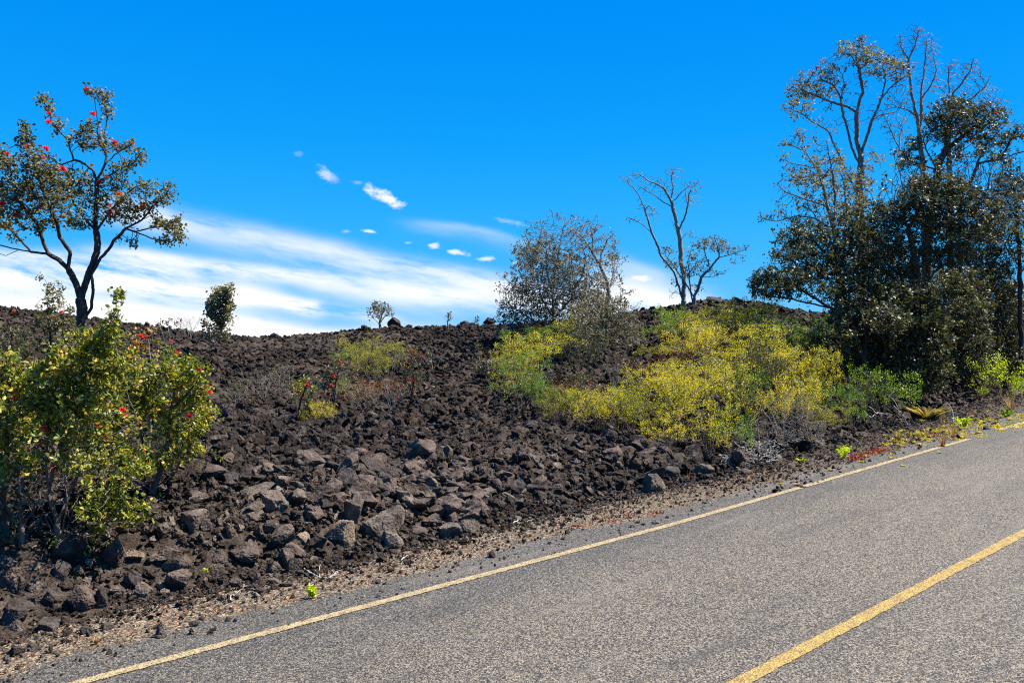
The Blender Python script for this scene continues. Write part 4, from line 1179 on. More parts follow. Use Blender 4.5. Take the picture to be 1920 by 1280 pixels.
bush('thin dark shrub with bare twigs tangled under the left edge bush', 6.6,
 [[(40, 1035), (42, 980), (38, 930), (30, 880)], [(42, 990), (65, 950), (75, 910)], [(40, 1000), (15, 960), (0, 920)], [(40, 1025), (20, 1000), (5, 985)], [(44, 1010), (70, 985), (80, 960)]],
 [(40, 930, 36, 32, .8), (10, 960, 24, 22, .8), (65, 900, 16, 26, .8), (20, 1010, 20, 10, .8)], 44, [(78, 810, .4)], 1.2, leaf='leaf_dark', per=4, R=.022, name='twiggy_shrub')
DG = 'dark shrubs behind the left bush'
bush('upright dark shrub with bare tips at the left foot of the forked tree', 8.6,
 [[(100, 760), (98, 700), (95, 640), (92, 590), (90, 550), (85, 525)], [(98, 700), (118, 650), (120, 600), (118, 560)], [(95, 640), (75, 600), (70, 570)]],
 [(95, 560, 22, 14, 2.2), (115, 580, 18, 14, 2.2), (85, 600, 22, 18, 2), (110, 610, 24, 18, 2.2), (95, 640, 26, 20, 1.6), (130, 600, 14, 14, 1.6), (110, 540, 14, 12, 1.5), (85, 530, 10, 16, .8)],
 45, [(115, 585, 1.1), (104, 597, .8, 'old')], 1.3, leaf='leaf_ohia', R=.025, group=DG, bark='bark_dark')
bush('low dark shrub with one faded orange flower near the left skyline', 9.6,
 [[(20, 720), (20, 680), (22, 640), (25, 600)], [(20, 690), (0, 650), (-15, 620)], [(20, 690), (45, 650), (50, 620)]],
 [(20, 620, 30, 18, 2), (0, 650, 30, 20, 2), (45, 650, 22, 22, 1.8), (20, 670, 34, 16, 1.5), (-20, 620, 15, 20, 1.5)],
 46, [(26, 583, 1.1, 'old')], 1.2, leaf='leaf_dark', R=.025, group=DG, bark='bark_dark')
bush('thin pale shrub with grey twigs in the gap between the two bright bushes', 8.8,
 [[(282, 850), (283, 780), (285, 720), (280, 650), (276, 620)], [(283, 780), (300, 740), (310, 690)], [(285, 720), (268, 690), (262, 650)]],
 [(275, 625, 22, 12, 1.6), (265, 650, 14, 12, 1.4), (290, 680, 22, 20, 1.1), (310, 700, 16, 20, 1), (275, 720, 20, 22, .7)],
 47, [(264, 630, 1.2), (272, 632, .8)], 1.1, leaf='leaf_red', per=9, R=.018, group=DG, bark='bark_grey')
bush('pale grey green shrub on the left skyline with one red flower stalk', 14.0,
 [[(322, 700), (320, 660), (318, 630), (316, 605)], [(320, 655), (335, 625), (341, 605)], [(320, 665), (305, 630), (300, 612)]],
 [(314, 606, 18, 9, 3), (318, 625, 16, 10, 2), (341, 605, 4, 8, 4), (320, 650, 12, 14, 1.5)],
 48, [(339, 602, .9)], 1.1, leaf='leaf_olive', per=9, R=.018, group=DG, bark='bark_grey')

# saplings on the ridge
SAP = 'small trees on the ridge line'
def sapling(label, Y0, stems, blobs, seed, leaf='leaf_ohia', R=.03, per=12, size=.04, dens=1.6, bark='bark_grey', fl=(), D=.08, name='young_tree', fs=.045):
    return make_tree(name, label, 'tree', Y0, stems, blobs, leaf, bark, R, size, per, D, dens, 0.004, 0, seed=seed, flowers=fl, fsize=fs, group=SAP, leaf_inner=.2, aspect=.65)
sapling('slim dense grey green tree standing alone on the left ridge line', 17.5,
 [[(408, 640), (409, 600), (410, 575), (414, 548)], [(409, 605), (398, 580), (396, 562)], [(409, 600), (424, 570), (430, 540)]],
 [(431, 540, 4, 9, 6), (424, 552, 8, 10, 6), (409, 550, 10, 9, 6), (400, 568, 10, 10, 6), (420, 575, 13, 12, 6), (404, 590, 12, 11, 6), (420, 597, 12, 12, 5), (395, 582, 6, 8, 4), (410, 612, 10, 6, 3)], 51, size=.062, per=16, dens=1.9)
sapling('leafy low shrub around the foot of the slim left ridge tree', 17.2,
 [[(402, 650), (400, 630), (396, 615)], [(402, 640), (420, 630), (426, 620)], [(401, 640), (390, 622), (384, 606)]],
 [(384, 608, 7, 5, 4), (405, 630, 20, 9, 4), (395, 620, 12, 7, 4), (420, 628, 10, 8, 4)], 52, 'leaf_olive', size=.05, name='low_shrub')
sapling('round airy pale green shrub on the ridge beside a black boulder', 20.0,
 [[(712, 615), (712, 602), (706, 590), (698, 576)], [(712, 603), (716, 588), (716, 572)], [(712, 606), (724, 592), (732, 580)], [(712, 608), (700, 598), (694, 590)], [(712, 606), (708, 588), (708, 575)]],
 [(714, 576, 13, 10, 4), (700, 582, 9, 12, 4), (727, 582, 10, 10, 4), (713, 590, 15, 10, 3), (702, 568, 4, 5, 3)], 53, 'leaf_olive', size=.05, per=9, R=.03)
sapling('tiny spindly sapling on the middle of the ridge', 20.5,
 [[(840, 618), (840, 602), (841, 590)], [(840, 604), (834, 596)], [(840, 602), (846, 594)]], [(841, 588, 6, 5, 5), (834, 598, 4, 5, 4), (846, 597, 4, 5, 4)], 54, 'leaf_olive', size=.045, per=7, R=.015)
sapling('tiny rounded pale sapling on the ridge left of the olive tree', 21.0,
 [[(895, 612), (895, 602), (896, 596)], [(895, 605), (890, 599)]], [(895, 600, 6, 5, 5), (890, 603, 4, 3, 4)], 55, 'leaf_olive', size=.045, per=7, R=.015)
sapling('narrow grey green sapling standing on the black slope left of the mound', 13.6,
 [[(908, 735), (906, 700), (900, 670), (896, 648)], [(906, 705), (918, 690), (920, 678)], [(905, 700), (892, 685)]],
 [(896, 648, 4, 7, 4), (898, 665, 7, 9, 3.5), (904, 684, 14, 10, 3.5), (912, 695, 9, 8, 3), (896, 692, 8, 10, 3), (900, 708, 14, 8, 2)], 56, 'leaf_olive', size=.034, per=9, R=.02)
sapling('very thin sapling with few pale leaves on the slope right of the flowering one', 15.0,
 [[(813, 722), (811, 700), (808, 680), (806, 665)]], [(807, 672, 5, 10, 3), (811, 690, 3, 7, 2)], 57, 'leaf_olive', size=.035, per=8, R=.012)
sapling('slender flowering sapling with red pompons right of the low shrub patch', 12.0,
 [[(768, 800), (770, 770), (775, 735), (778, 715), (774, 680), (772, 660)], [(775, 735), (764, 715), (758, 700)], [(774, 680), (785, 668), (790, 662)], [(778, 715), (788, 700), (792, 690)]],
 [(772, 660, 10, 6, 4), (785, 665, 8, 5, 4), (775, 680, 10, 8, 2.5), (785, 700, 10, 8, 3), (768, 705, 12, 9, 3), (765, 725, 12, 10, 2), (788, 715, 6, 8, 2), (770, 690, 10, 6, 2)],
 58, 'leaf_olive', size=.03, per=9, R=.018, bark='bark_dark', fl=[(771, 656, 1, 'old'), (774, 668, 1), (764, 683, 1.1), (790, 668, .8), (767, 712, .9), (776, 714, .9), (752, 724, 1), (745, 748, 1.1), (740, 733, .8)], fs=.03)
sapling('small flowering shrub with dark stem left of the yellow shrub patch', 11.6,
 [[(626, 770), (626, 740), (628, 715), (635, 690), (640, 672)], [(626, 735), (618, 710), (615, 680)], [(628, 715), (640, 700)]],
 [(622, 676, 14, 8, 2.6), (640, 680, 12, 10, 2.6), (615, 700, 14, 12, 2.4), (632, 702, 16, 12, 2.2), (620, 720, 16, 10, 1.8)],
 59, 'leaf_olive', size=.032, per=10, R=.018, bark='bark_dark', fl=[(613, 675, 1), (638, 679, .9), (626, 704, .9), (621, 721, .9)], fs=.03)
sapling('flowering shrub with several dark stems left of the low golden clump', 11.0,
 [[(560, 785), (556, 760), (549, 740), (548, 725)], [(560, 785), (562, 755), (572, 730), (578, 718)], [(560, 780), (575, 760), (586, 740)]],
 [(555, 724, 16, 7, 3), (575, 716, 14, 7, 3.4), (585, 726, 9, 7, 3), (560, 738, 14, 8, 2), (582, 745, 10, 10, 1.4), (572, 710, 7, 4, 3)],
 60, 'leaf_bush', size=.026, per=9, R=.018, bark='bark_dark', fl=[(576, 721, 1), (559, 735, 1), (568, 744, .6)], fs=.03)

# ---- the middle clump ------------------------------------------------------
MG = 'trees on the mound'
make_tree('olive_tree', 'dense olive crowned tree with bare grey tops left of centre on the mound', 'tree', 17.6,
 [[(1045, 690), (1042, 640), (1038, 600), (1036, 560), (1040, 520), (1045, 480), (1050, 450), (1060, 420)],
  [(1038, 600), (1015, 560), (1005, 520), (1000, 480), (1012, 445), (1018, 425)], [(1038, 600), (1070, 560), (1090, 520), (1095, 480), (1085, 450), (1072, 425)],
  [(1040, 620), (1000, 600), (970, 580), (945, 575)], [(1036, 560), (1025, 510), (1025, 470), (1022, 440)], [(1042, 640), (1080, 610), (1110, 590)], [(1036, 560), (1055, 500), (1062, 460)],
  [(1005, 520), (985, 500), (978, 485)]],
 [(1000, 475, 22, 14, 3.4), (985, 500, 20, 20, 3.6), (1020, 500, 26, 20, 3), (1010, 540, 36, 26, 3.2), (975, 545, 26, 24, 3.6), (950, 580, 16, 16, 4), (965, 600, 26, 20, 4), (1000, 590, 38, 26, 3.6), (1045, 560, 36, 32, 3), (1070, 520, 28, 22, 2.6),
  (1090, 560, 26, 26, 2.8), (1045, 610, 40, 24, 3.4), (1000, 620, 40, 16, 3.4), (1100, 600, 26, 22, 2.8), (1050, 480, 28, 14, 1.6), (1075, 640, 26, 16, 2.4), (960, 625, 20, 12, 3), (1110, 540, 30, 26, 2.2), (1125, 580, 30, 22, 2.4), (1060, 500, 40, 24, 2.0), (985, 470, 20, 16, 3), (1020, 465, 24, 14, 2)],
 'leaf_pale', 'bark_grey', .060, .042, 9, .13, 2.0, .0055, 0, seed=61, leaf_inner=.14, group=MG, aspect=.6,
 bare=[(1018, 440, 24, 20, 2.2), (1060, 432, 34, 24, 2.2), (1088, 442, 28, 24, 2.2), (1040, 450, 30, 22, 2.0), (1100, 475, 24, 24, 2), (1125, 455, 26, 24, 2), (1050, 520, 80, 60, .8), (1110, 560, 50, 60, .8)], flowers=[(1012, 612, 1)], fsize=.06)
make_tree('bare_tree', 'bare grey tree with few leaves behind the right side of the olive tree', 'tree', 18.4,
 [[(1142, 640), (1141, 590), (1140, 550), (1138, 530), (1125, 500), (1110, 470), (1095, 450), (1075, 430)], [(1140, 550), (1150, 520), (1152, 495), (1158, 470)], [(1125, 500), (1128, 475), (1140, 450), (1150, 440)],
  [(1110, 470), (1112, 445), (1108, 425)], [(1138, 535), (1120, 520), (1110, 500)], [(1140, 545), (1158, 520), (1168, 508)]],
 [(1150, 480, 12, 9, 2), (1140, 530, 12, 8, 1.6), (1125, 495, 14, 8, 1.4), (1115, 470, 10, 6, 1)],
 'leaf_olive', 'bark_grey', .05, .045, 7, .13, 2.0, .0055, 0, seed=62, group=MG,
 bare=[(1090, 445, 26, 18, 1.8), (1130, 450, 26, 16, 1.8), (1155, 490, 14, 26, 1.6), (1105, 430, 20, 10, 1.8), (1120, 480, 20, 16, 1.4)])
make_tree('grey_tree', 'three stemmed grey tree with thin dusty leaves in front of the olive tree', 'tree', 15.6,
 [[(1125, 745), (1126, 700), (1127, 650), (1128, 625), (1125, 590), (1120, 560)], [(1125, 720), (1118, 680), (1116, 640), (1110, 610)], [(1125, 735), (1105, 690), (1102, 650), (1092, 620)],
  [(1127, 650), (1150, 620), (1165, 600), (1172, 580)], [(1126, 690), (1150, 665), (1175, 650), (1188, 640)], [(1127, 640), (1140, 600), (1150, 570), (1155, 555)], [(1102, 660), (1085, 640), (1075, 630)], [(1124, 710), (1145, 700), (1165, 690)]],
 [(1110, 590, 36, 20, 2.2), (1150, 600, 30, 22, 2.4), (1165, 630, 28, 22, 2.4), (1170, 660, 26, 16, 2), (1085, 625, 24, 14, 2), (1130, 625, 30, 16, 1.8), (1155, 575, 22, 14, 2.2), (1150, 690, 28, 14, 1.6), (1090, 680, 20, 22, 1.2), (1110, 705, 36, 18, 1.8), (1120, 570, 24, 14, 1.8), (1140, 720, 26, 12, 1.6), (1165, 570, 12, 10, 1.6), (1130, 600, 60, 40, 1.0), (1140, 650, 56, 36, 1.2), (1180, 610, 18, 20, 1.8), (1085, 600, 30, 22, 1.8), (1190, 650, 14, 12, 1.6), (1155, 705, 40, 20, 1.6), (1115, 735, 40, 18, 1.4), (1100, 660, 40, 30, 1.4), (1180, 690, 24, 16, 1.4)],
 'leaf_olive', 'bark_grey', .064, .038, 8, .11, 2.5, .005, 0, seed=63, leaf_inner=.12, group=MG)
make_tree('dead_tree', 'tall bleached bare tree on the skyline with forked top reaching left', 'tree', 22.0,
 [[(1287, 610), (1286, 580), (1283, 523), (1277, 490), (1274, 444), (1272, 433), (1265, 410), (1259, 390), (1256, 372), (1262, 350), (1259, 332), (1262, 322)],
  [(1286, 566), (1276, 552), (1263, 512), (1241, 480), (1230, 455), (1223, 437), (1209, 393), (1198, 368), (1186, 352), (1177, 343), (1164, 330)],
  [(1223, 437), (1205, 422), (1190, 412), (1178, 408)], [(1259, 390), (1241, 377), (1228, 365), (1216, 359), (1200, 350)], [(1256, 380), (1245, 354), (1230, 345), (1216, 340), (1198, 327)],
  [(1272, 433), (1281, 415), (1286, 400), (1290, 386), (1292, 365), (1300, 350), (1310, 340)], [(1290, 386), (1286, 365), (1284, 350)], [(1256, 380), (1268, 372), (1280, 357), (1300, 345)], [(1274, 444), (1262, 425), (1256, 405)],
  [(1209, 393), (1220, 385), (1226, 400)], [(1276, 552), (1265, 545), (1255, 555)], [(1274, 450), (1285, 440), (1300, 436)]],
 [], None, 'bark_dead', .075, .04, 6, .10, 1.8, .0065, seed=64, jitter=.35, group=MG,
 bare=[(1172, 335, 12, 8, 3), (1195, 332, 16, 9, 3), (1262, 325, 18, 10, 3), (1240, 345, 22, 10, 2.4), (1300, 350, 18, 16, 2.2), (1215, 350, 20, 10, 2), (1185, 412, 12, 8, 2), (1220, 400, 16, 14, 1.4), (1285, 375, 14, 18, 1.4), (1310, 380, 10, 6, 2), (1255, 360, 16, 12, 1.6), (1200, 385, 10, 14, 1), (1290, 440, 14, 8, 1.5), (1262, 550, 8, 8, 2)])
make_tree('leafy_tree', 'low leaning tree with thin leafy crown growing right of the bleached bare trunk', 'tree', 21.6,
 [[(1303, 612), (1303, 590), (1303, 560), (1317, 519), (1331, 505), (1349, 483), (1374, 476), (1403, 465)], [(1303, 575), (1295, 550), (1293, 520), (1290, 490), (1295, 470)], [(1303, 560), (1285, 530), (1262, 500), (1248, 480)],
  [(1331, 505), (1325, 480), (1320, 460), (1315, 448)], [(1349, 483), (1345, 460), (1340, 445)], [(1317, 519), (1335, 520), (1350, 512)], [(1374, 476), (1390, 478), (1402, 480)]],
 [(1335, 450, 16, 6, 4), (1325, 462, 20, 8, 3), (1350, 465, 20, 8, 3.4), (1370, 470, 16, 7, 3), (1390, 468, 12, 5, 3), (1300, 480, 14, 8, 2), (1255, 470, 14, 8, 3), (1262, 495, 16, 9, 2.4), (1300, 500, 16, 12, 2.6), (1318, 500, 14, 10, 2), (1345, 512, 12, 6, 3), (1285, 515, 16, 10, 2.2), (1310, 540, 10, 8, 2), (1375, 490, 12, 5, 1.5), (1265, 530, 8, 6, 1.5), (1310, 460, 10, 8, 2), (1355, 450, 10, 4, 3)],
 'leaf_olive', 'bark_grey', .055, .048, 8, .12, 1.8, .0055, 0, seed=65, group=MG, leaf_inner=.06,
 bare=[(1400, 462, 8, 6, 2), (1300, 450, 12, 10, 1.6), (1392, 482, 10, 4, 2)])

# ---- the dark grove at right ------------------------------------------------
GG = 'trees of the grove at right'
def grove(label, Y0, limbs, blobs, leaf, bark, R, seed, dens=1.5, size=.062, per=11, bare=(), name='ohia_tree', ef=0, D=.14, inner=.10, depth=.5, r0=.006, kill=None):
    return make_tree(name, label, 'tree', Y0, limbs, blobs, leaf, bark, R, size, per, D, dens, r0, 0, seed=seed, bare=bare, group=GG, leaf_inner=inner, extra_flowers=ef, fsize=.034, depth=depth, kill=kill)
grove('tallest tree of the grove with pale forked trunk and flat leafy top', 18.6,
 [[(1625, 745), (1624, 600), (1621, 486), (1614, 392), (1614, 340), (1617, 292), (1612, 275), (1608, 256), (1606, 212), (1617, 173), (1612, 130), (1605, 110), (1612, 82)],
  [(1614, 310), (1603, 288), (1592, 252), (1581, 209), (1576, 184), (1565, 160), (1540, 150)], [(1617, 292), (1622, 262), (1632, 227), (1653, 184), (1667, 166), (1690, 150), (1705, 140)],
  [(1614, 370), (1600, 345), (1581, 299), (1565, 270), (1552, 245), (1524, 230), (1505, 215), (1485, 205), (1465, 200)], [(1606, 212), (1590, 200), (1570, 195), (1545, 185), (1520, 175), (1500, 165)],
  [(1612, 130), (1596, 105), (1575, 95)], [(1612, 130), (1630, 115), (1650, 110)], [(1653, 184), (1660, 150), (1655, 125)], [(1632, 227), (1650, 215), (1680, 210)], [(1608, 256), (1595, 240), (1588, 225)],
  [(1576, 184), (1585, 160), (1580, 140)], [(1667, 166), (1690, 160), (1710, 165)]],
 [(1617, 74, 8, 7, 4), (1590, 92, 22, 10, 4), (1620, 100, 26, 12, 4), (1645, 110, 22, 10, 4), (1575, 105, 14, 8, 3), (1670, 118, 20, 10, 3.5), (1695, 125, 16, 10, 3.5), (1650, 135, 30, 10, 2.5), (1690, 145, 20, 10, 2.6), (1610, 120, 20, 10, 2),
  (1560, 128, 16, 9, 3), (1530, 135, 16, 9, 3), (1555, 145, 22, 10, 3), (1525, 160, 22, 10, 3.4), (1500, 155, 12, 14, 3.6), (1545, 175, 26, 9, 2.4), (1505, 178, 22, 9, 3.2), (1480, 165, 9, 6, 3), (1490, 195, 16, 7, 2.6), (1470, 203, 8, 5, 3), (1490, 218, 10, 5, 2.4), (1515, 200, 20, 8, 1.6),
  (1545, 115, 10, 5, 3), (1575, 160, 16, 10, 1.2), (1620, 340, 16, 20, 1.2), (1640, 300, 20, 16, 1), (1610, 420, 18, 30, 1.4), (1640, 380, 18, 20, 1)],
 'leaf_ohia', 'bark_grey', .092, 71, 1.5, .050, 8, ef=5,
 bare=[(1640, 220, 40, 24, .8), (1580, 220, 24, 20, .8), (1690, 180, 20, 16, 1), (1550, 235, 16, 16, .8), (1600, 170, 26, 20, .7)])
grove('left hand grove tree with long drooping leafy boughs and many bare twigs', 17.4,
 [[(1578, 720), (1577, 560), (1574, 450), (1565, 420), (1556, 385), (1545, 350), (1534, 317), (1513, 288), (1490, 275), (1470, 270)], [(1574, 450), (1560, 430), (1530, 410), (1500, 405), (1460, 415), (1435, 412), (1422, 408)],
  [(1556, 385), (1530, 380), (1500, 370), (1475, 360), (1462, 350)], [(1534, 317), (1505, 310), (1480, 305), (1465, 298)], [(1565, 420), (1568, 370), (1562, 330), (1555, 290), (1550, 265)], [(1577, 520), (1585, 450), (1590, 400), (1585, 350), (1575, 320)],
  [(1530, 410), (1515, 385), (1512, 360)], [(1545, 350), (1520, 335), (1495, 335), (1480, 325)]],
 [(1475, 268, 12, 6, 3), (1500, 255, 12, 10, 3), (1510, 275, 12, 7, 2), (1470, 298, 9, 6, 3), (1485, 315, 14, 7, 2.2), (1490, 335, 14, 8, 3), (1500, 345, 12, 6, 2), (1438, 408, 16, 5, 3), (1465, 400, 14, 7, 3), (1490, 410, 20, 6, 2.4), (1530, 300, 16, 9, 1.4),
  (1550, 320, 16, 12, 1.5), (1570, 300, 14, 16, 1.5), (1560, 350, 18, 12, 1.2), (1540, 390, 20, 12, 1.4), (1520, 415, 16, 8, 1.6), (1580, 400, 16, 24, 1.5), (1560, 440, 24, 14, 2), (1590, 330, 12, 14, 1.6), (1540, 360, 50, 60, .7), (1600, 370, 30, 50, .9)],
 'leaf_ohia', 'bark_grey', .075, 72, 1.5, .048, 8, ef=1, depth=.6,
 bare=[(1475, 350, 22, 18, 1.2), (1520, 340, 30, 20, 1), (1500, 385, 24, 14, 1.1), (1545, 280, 20, 20, 1), (1470, 375, 16, 8, 1.4)])
grove('tall leafless tree with fine grey twigs behind the grove, left of two', 21.0,
 [[(1742, 740), (1740, 560), (1738, 400), (1736, 317), (1725, 241), (1721, 220), (1707, 166), (1700, 112), (1714, 87), (1722, 60)], [(1728, 255), (1726, 220), (1725, 184), (1732, 140), (1736, 100), (1738, 75)], [(1736, 317), (1725, 300), (1690, 290), (1675, 260), (1665, 235), (1655, 215)],
  [(1740, 400), (1710, 370), (1690, 330), (1675, 290), (1668, 270)], [(1725, 184), (1745, 160), (1755, 130), (1750, 105)], [(1721, 220), (1700, 205), (1680, 200)], [(1700, 112), (1690, 90), (1688, 70)], [(1740, 430), (1715, 380), (1695, 350), (1685, 300), (1690, 240)]],
 [], None, 'bark_dead', .075, 73, 2.6, bare=[(1700, 80, 22, 14, 2), (1722, 60, 18, 14, 2.2), (1745, 90, 16, 20, 2), (1690, 110, 16, 16, 1.4), (1750, 130, 16, 18, 1.4), (1730, 150, 16, 20, 1), (1680, 200, 26, 12, 1.3), (1665, 240, 18, 20, 1.3), (1690, 240, 20, 20, 1), (1710, 190, 18, 20, 1), (1760, 165, 16, 14, 1.2)], name='dead_tree', r0=.0065)
grove('leafless tree with wide fan of fine grey twigs behind the grove, right of two', 21.6,
 [[(1782, 740), (1780, 560), (1778, 400), (1775, 290), (1777, 184), (1777, 150), (1778, 123)], [(1777, 190), (1790, 170), (1804, 155), (1820, 130), (1826, 110)], [(1776, 230), (1800, 200), (1830, 175), (1850, 160)], [(1775, 290), (1800, 240), (1830, 210), (1860, 190)],
  [(1777, 184), (1762, 165), (1755, 150)], [(1778, 300), (1820, 270), (1860, 240), (1890, 225)]],
 [], None, 'bark_dead', .070, 74, 2.6, bare=[(1790, 130, 20, 14, 2), (1820, 125, 20, 14, 2.2), (1835, 150, 20, 14, 2), (1850, 175, 20, 14, 1.8), (1800, 165, 26, 16, 1.2), (1870, 200, 22, 20, 1.6), (1830, 200, 30, 20, 1), (1885, 230, 16, 14, 1.4)], name='dead_tree', r0=.0065)
grove('dark broad crowned tree with long bough reaching the right picture edge', 17.8,
 [[(1740, 735), (1735, 600), (1735, 480), (1745, 400), (1757, 320), (1765, 300), (1775, 277), (1780, 255)], [(1757, 320), (1740, 290), (1732, 265)], [(1775, 277), (1800, 260), (1830, 235), (1860, 215)], [(1745, 400), (1790, 370), (1820, 340), (1833, 306), (1850, 302), (1876, 300), (1919, 284), (1960, 270)],
  [(1775, 277), (1770, 240), (1760, 215)], [(1876, 300), (1890, 270), (1900, 250)], [(1833, 306), (1850, 270), (1880, 240)], [(1757, 320), (1725, 310), (1705, 300), (1695, 290)]],
 [(1765, 205, 20, 12, 3.2), (1790, 195, 24, 12, 3.4), (1760, 230, 24, 14, 3.6), (1790, 230, 28, 14, 3.4), (1820, 215, 26, 14, 3), (1850, 205, 22, 12, 3), (1870, 215, 14, 10, 3), (1775, 250, 28, 12, 3.2), (1740, 250, 14, 12, 3), (1810, 245, 26, 12, 2.6), (1835, 235, 24, 10, 2.4),
  (1895, 255, 20, 8, 3.4), (1915, 245, 14, 8, 3.4), (1880, 270, 22, 8, 2.4), (1850, 265, 20, 10, 1.8), (1710, 270, 14, 12, 3), (1700, 300, 14, 14, 3), (1725, 305, 12, 10, 2), (1940, 260, 20, 12, 3), (1860, 290, 20, 6, 1.4), (1725, 340, 16, 14, 2), (1800, 225, 60, 34, .8), (1840, 250, 50, 34, .5), (1790, 290, 44, 26, .4)],
 'leaf_dark', 'bark_brown', .10, 75, 1.7, .052, 10, ef=6, depth=.5)
grove('mid height dark tree with thick forked trunk in the middle of the grove', 16.6,
 [[(1716, 735), (1716, 600), (1716, 490), (1712, 470), (1703, 430), (1695, 400), (1680, 380)], [(1716, 485), (1735, 460), (1755, 430), (1775, 400)], [(1703, 430), (1725, 390), (1740, 360)], [(1703, 425), (1680, 410), (1655, 395), (1640, 390)], [(1716, 560), (1690, 520), (1660, 490)], [(1716, 560), (1750, 510), (1790, 480)],
  [(1755, 430), (1800, 400), (1840, 380)], [(1716, 600), (1680, 570), (1650, 560)]],
 [(1730, 345, 26, 14, 3.6), (1760, 350, 26, 16, 3.6), (1790, 355, 26, 16, 3.4), (1740, 375, 34, 18, 3.4), (1775, 385, 34, 18, 3), (1700, 385, 28, 14, 3.2), (1665, 395, 26, 14, 3.2), (1650, 410, 22, 14, 3), (1690, 415, 32, 14, 2.6), (1820, 370, 26, 14, 3.2), (1835, 390, 22, 14, 2.8),
  (1745, 415, 34, 16, 2.4), (1790, 420, 34, 16, 2.2), (1640, 440, 26, 18, 2.2), (1680, 470, 34, 20, 2.6), (1760, 480, 40, 22, 2.8), (1800, 470, 30, 20, 2.6), (1700, 510, 34, 18, 2.4), (1640, 500, 30, 24, 2.4), (1760, 370, 70, 50, .5), (1800, 430, 70, 40, .9), (1680, 440, 50, 40, .9), (1850, 410, 34, 40, .8)],
 'leaf_dark', 'bark_brown', .11, 76, 1.8, .054, 11, ef=7, depth=.6, bare=[(1830, 330, 60, 40, 1.2), (1700, 350, 40, 40, 1), (1860, 390, 50, 40, 1.2)])
grove('spreading dark tree leaning left over the yellow shrubs at the grove edge', 15.6,
 [[(1640, 735), (1620, 680), (1600, 630), (1580, 600), (1560, 580), (1530, 560), (1505, 545)], [(1600, 630), (1590, 570), (1570, 520), (1550, 480), (1530, 455)], [(1560, 580), (1520, 570), (1480, 560), (1440, 555), (1415, 545)], [(1505, 545), (1470, 530), (1440, 515)], [(1570, 520), (1530, 505), (1500, 490)], [(1620, 680), (1620, 600), (1610, 540), (1600, 490)], [(1530, 455), (1500, 440), (1480, 435)]],
 [(1480, 435, 18, 10, 3.6), (1510, 430, 22, 12, 3.4), (1540, 440, 22, 12, 3), (1490, 455, 28, 12, 3.6), (1475, 480, 26, 14, 3.2), (1515, 475, 32, 16, 3), (1440, 515, 22, 12, 4), (1420, 530, 14, 14, 3.6), (1455, 530, 30, 14, 3.6), (1490, 520, 34, 18, 3.4), (1530, 510, 32, 20, 3), (1430, 550, 20, 10, 3), (1470, 550, 30, 10, 2.4),
  (1570, 480, 26, 22, 3), (1600, 460, 26, 22, 3), (1580, 520, 30, 20, 2.8), (1550, 545, 30, 14, 1.8), (1610, 500, 26, 26, 2.6), (1600, 560, 30, 26, 2.6), (1580, 600, 20, 20, 1.2), (1640, 540, 26, 26, 2.4), (1600, 420, 40, 30, 1.4), (1630, 460, 34, 30, 1.8), (1540, 470, 60, 50, 1.0)],
 'leaf_dark', 'bark_dark', .09, 77, 1.7, .050, 12, ef=4, depth=.5)
grove('far right tree with thin dark stem cut by the picture edge', 20.0,
 [[(1916, 745), (1914, 600), (1912, 500), (1906, 374), (1900, 345), (1895, 330)], [(1908, 410), (1890, 380), (1878, 355)], [(1908, 400), (1925, 360), (1935, 330)], [(1912, 500), (1890, 470), (1875, 445)], [(1912, 520), (1935, 480), (1950, 440)]],
 [(1885, 340, 18, 10, 3.6), (1905, 335, 20, 10, 3.6), (1890, 360, 22, 12, 3.4), (1920, 355, 20, 14, 3.4), (1880, 385, 16, 10, 2.6), (1905, 390, 20, 12, 2.4), (1885, 410, 16, 10, 2), (1910, 430, 20, 12, 2.2), (1880, 445, 18, 12, 2.4), (1900, 470, 24, 12, 2.2), (1940, 400, 18, 30, 2.4), (1885, 500, 24, 14, 2.4), (1940, 470, 18, 30, 2), (1895, 370, 40, 50, 1.3), (1900, 440, 40, 50, 1.3), (1880, 300, 20, 14, 1.5)],
 'leaf_dark', 'bark_dark', .055, 78, 1.7, .052, 11, ef=4)
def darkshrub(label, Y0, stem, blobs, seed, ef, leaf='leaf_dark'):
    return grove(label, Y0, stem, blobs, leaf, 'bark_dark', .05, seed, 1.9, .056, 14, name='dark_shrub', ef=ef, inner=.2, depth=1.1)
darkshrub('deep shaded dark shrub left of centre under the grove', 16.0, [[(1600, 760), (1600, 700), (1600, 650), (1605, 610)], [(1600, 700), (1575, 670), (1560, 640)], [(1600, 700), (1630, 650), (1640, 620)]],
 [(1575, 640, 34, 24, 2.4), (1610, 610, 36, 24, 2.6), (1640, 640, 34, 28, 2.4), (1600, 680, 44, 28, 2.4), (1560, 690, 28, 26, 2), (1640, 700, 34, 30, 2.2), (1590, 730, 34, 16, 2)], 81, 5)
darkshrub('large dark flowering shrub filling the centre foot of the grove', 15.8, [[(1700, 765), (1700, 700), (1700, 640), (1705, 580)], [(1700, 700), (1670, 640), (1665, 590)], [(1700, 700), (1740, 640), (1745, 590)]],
 [(1680, 560, 36, 26, 2.6), (1720, 560, 36, 26, 2.6), (1665, 600, 32, 26, 2.6), (1705, 600, 40, 28, 2.4), (1745, 600, 34, 28, 2.6), (1690, 645, 44, 28, 2.4), (1740, 650, 38, 28, 2.4), (1700, 690, 44, 24, 2.2), (1745, 700, 36, 28, 2.2), (1690, 730, 36, 18, 2)], 82, 14)
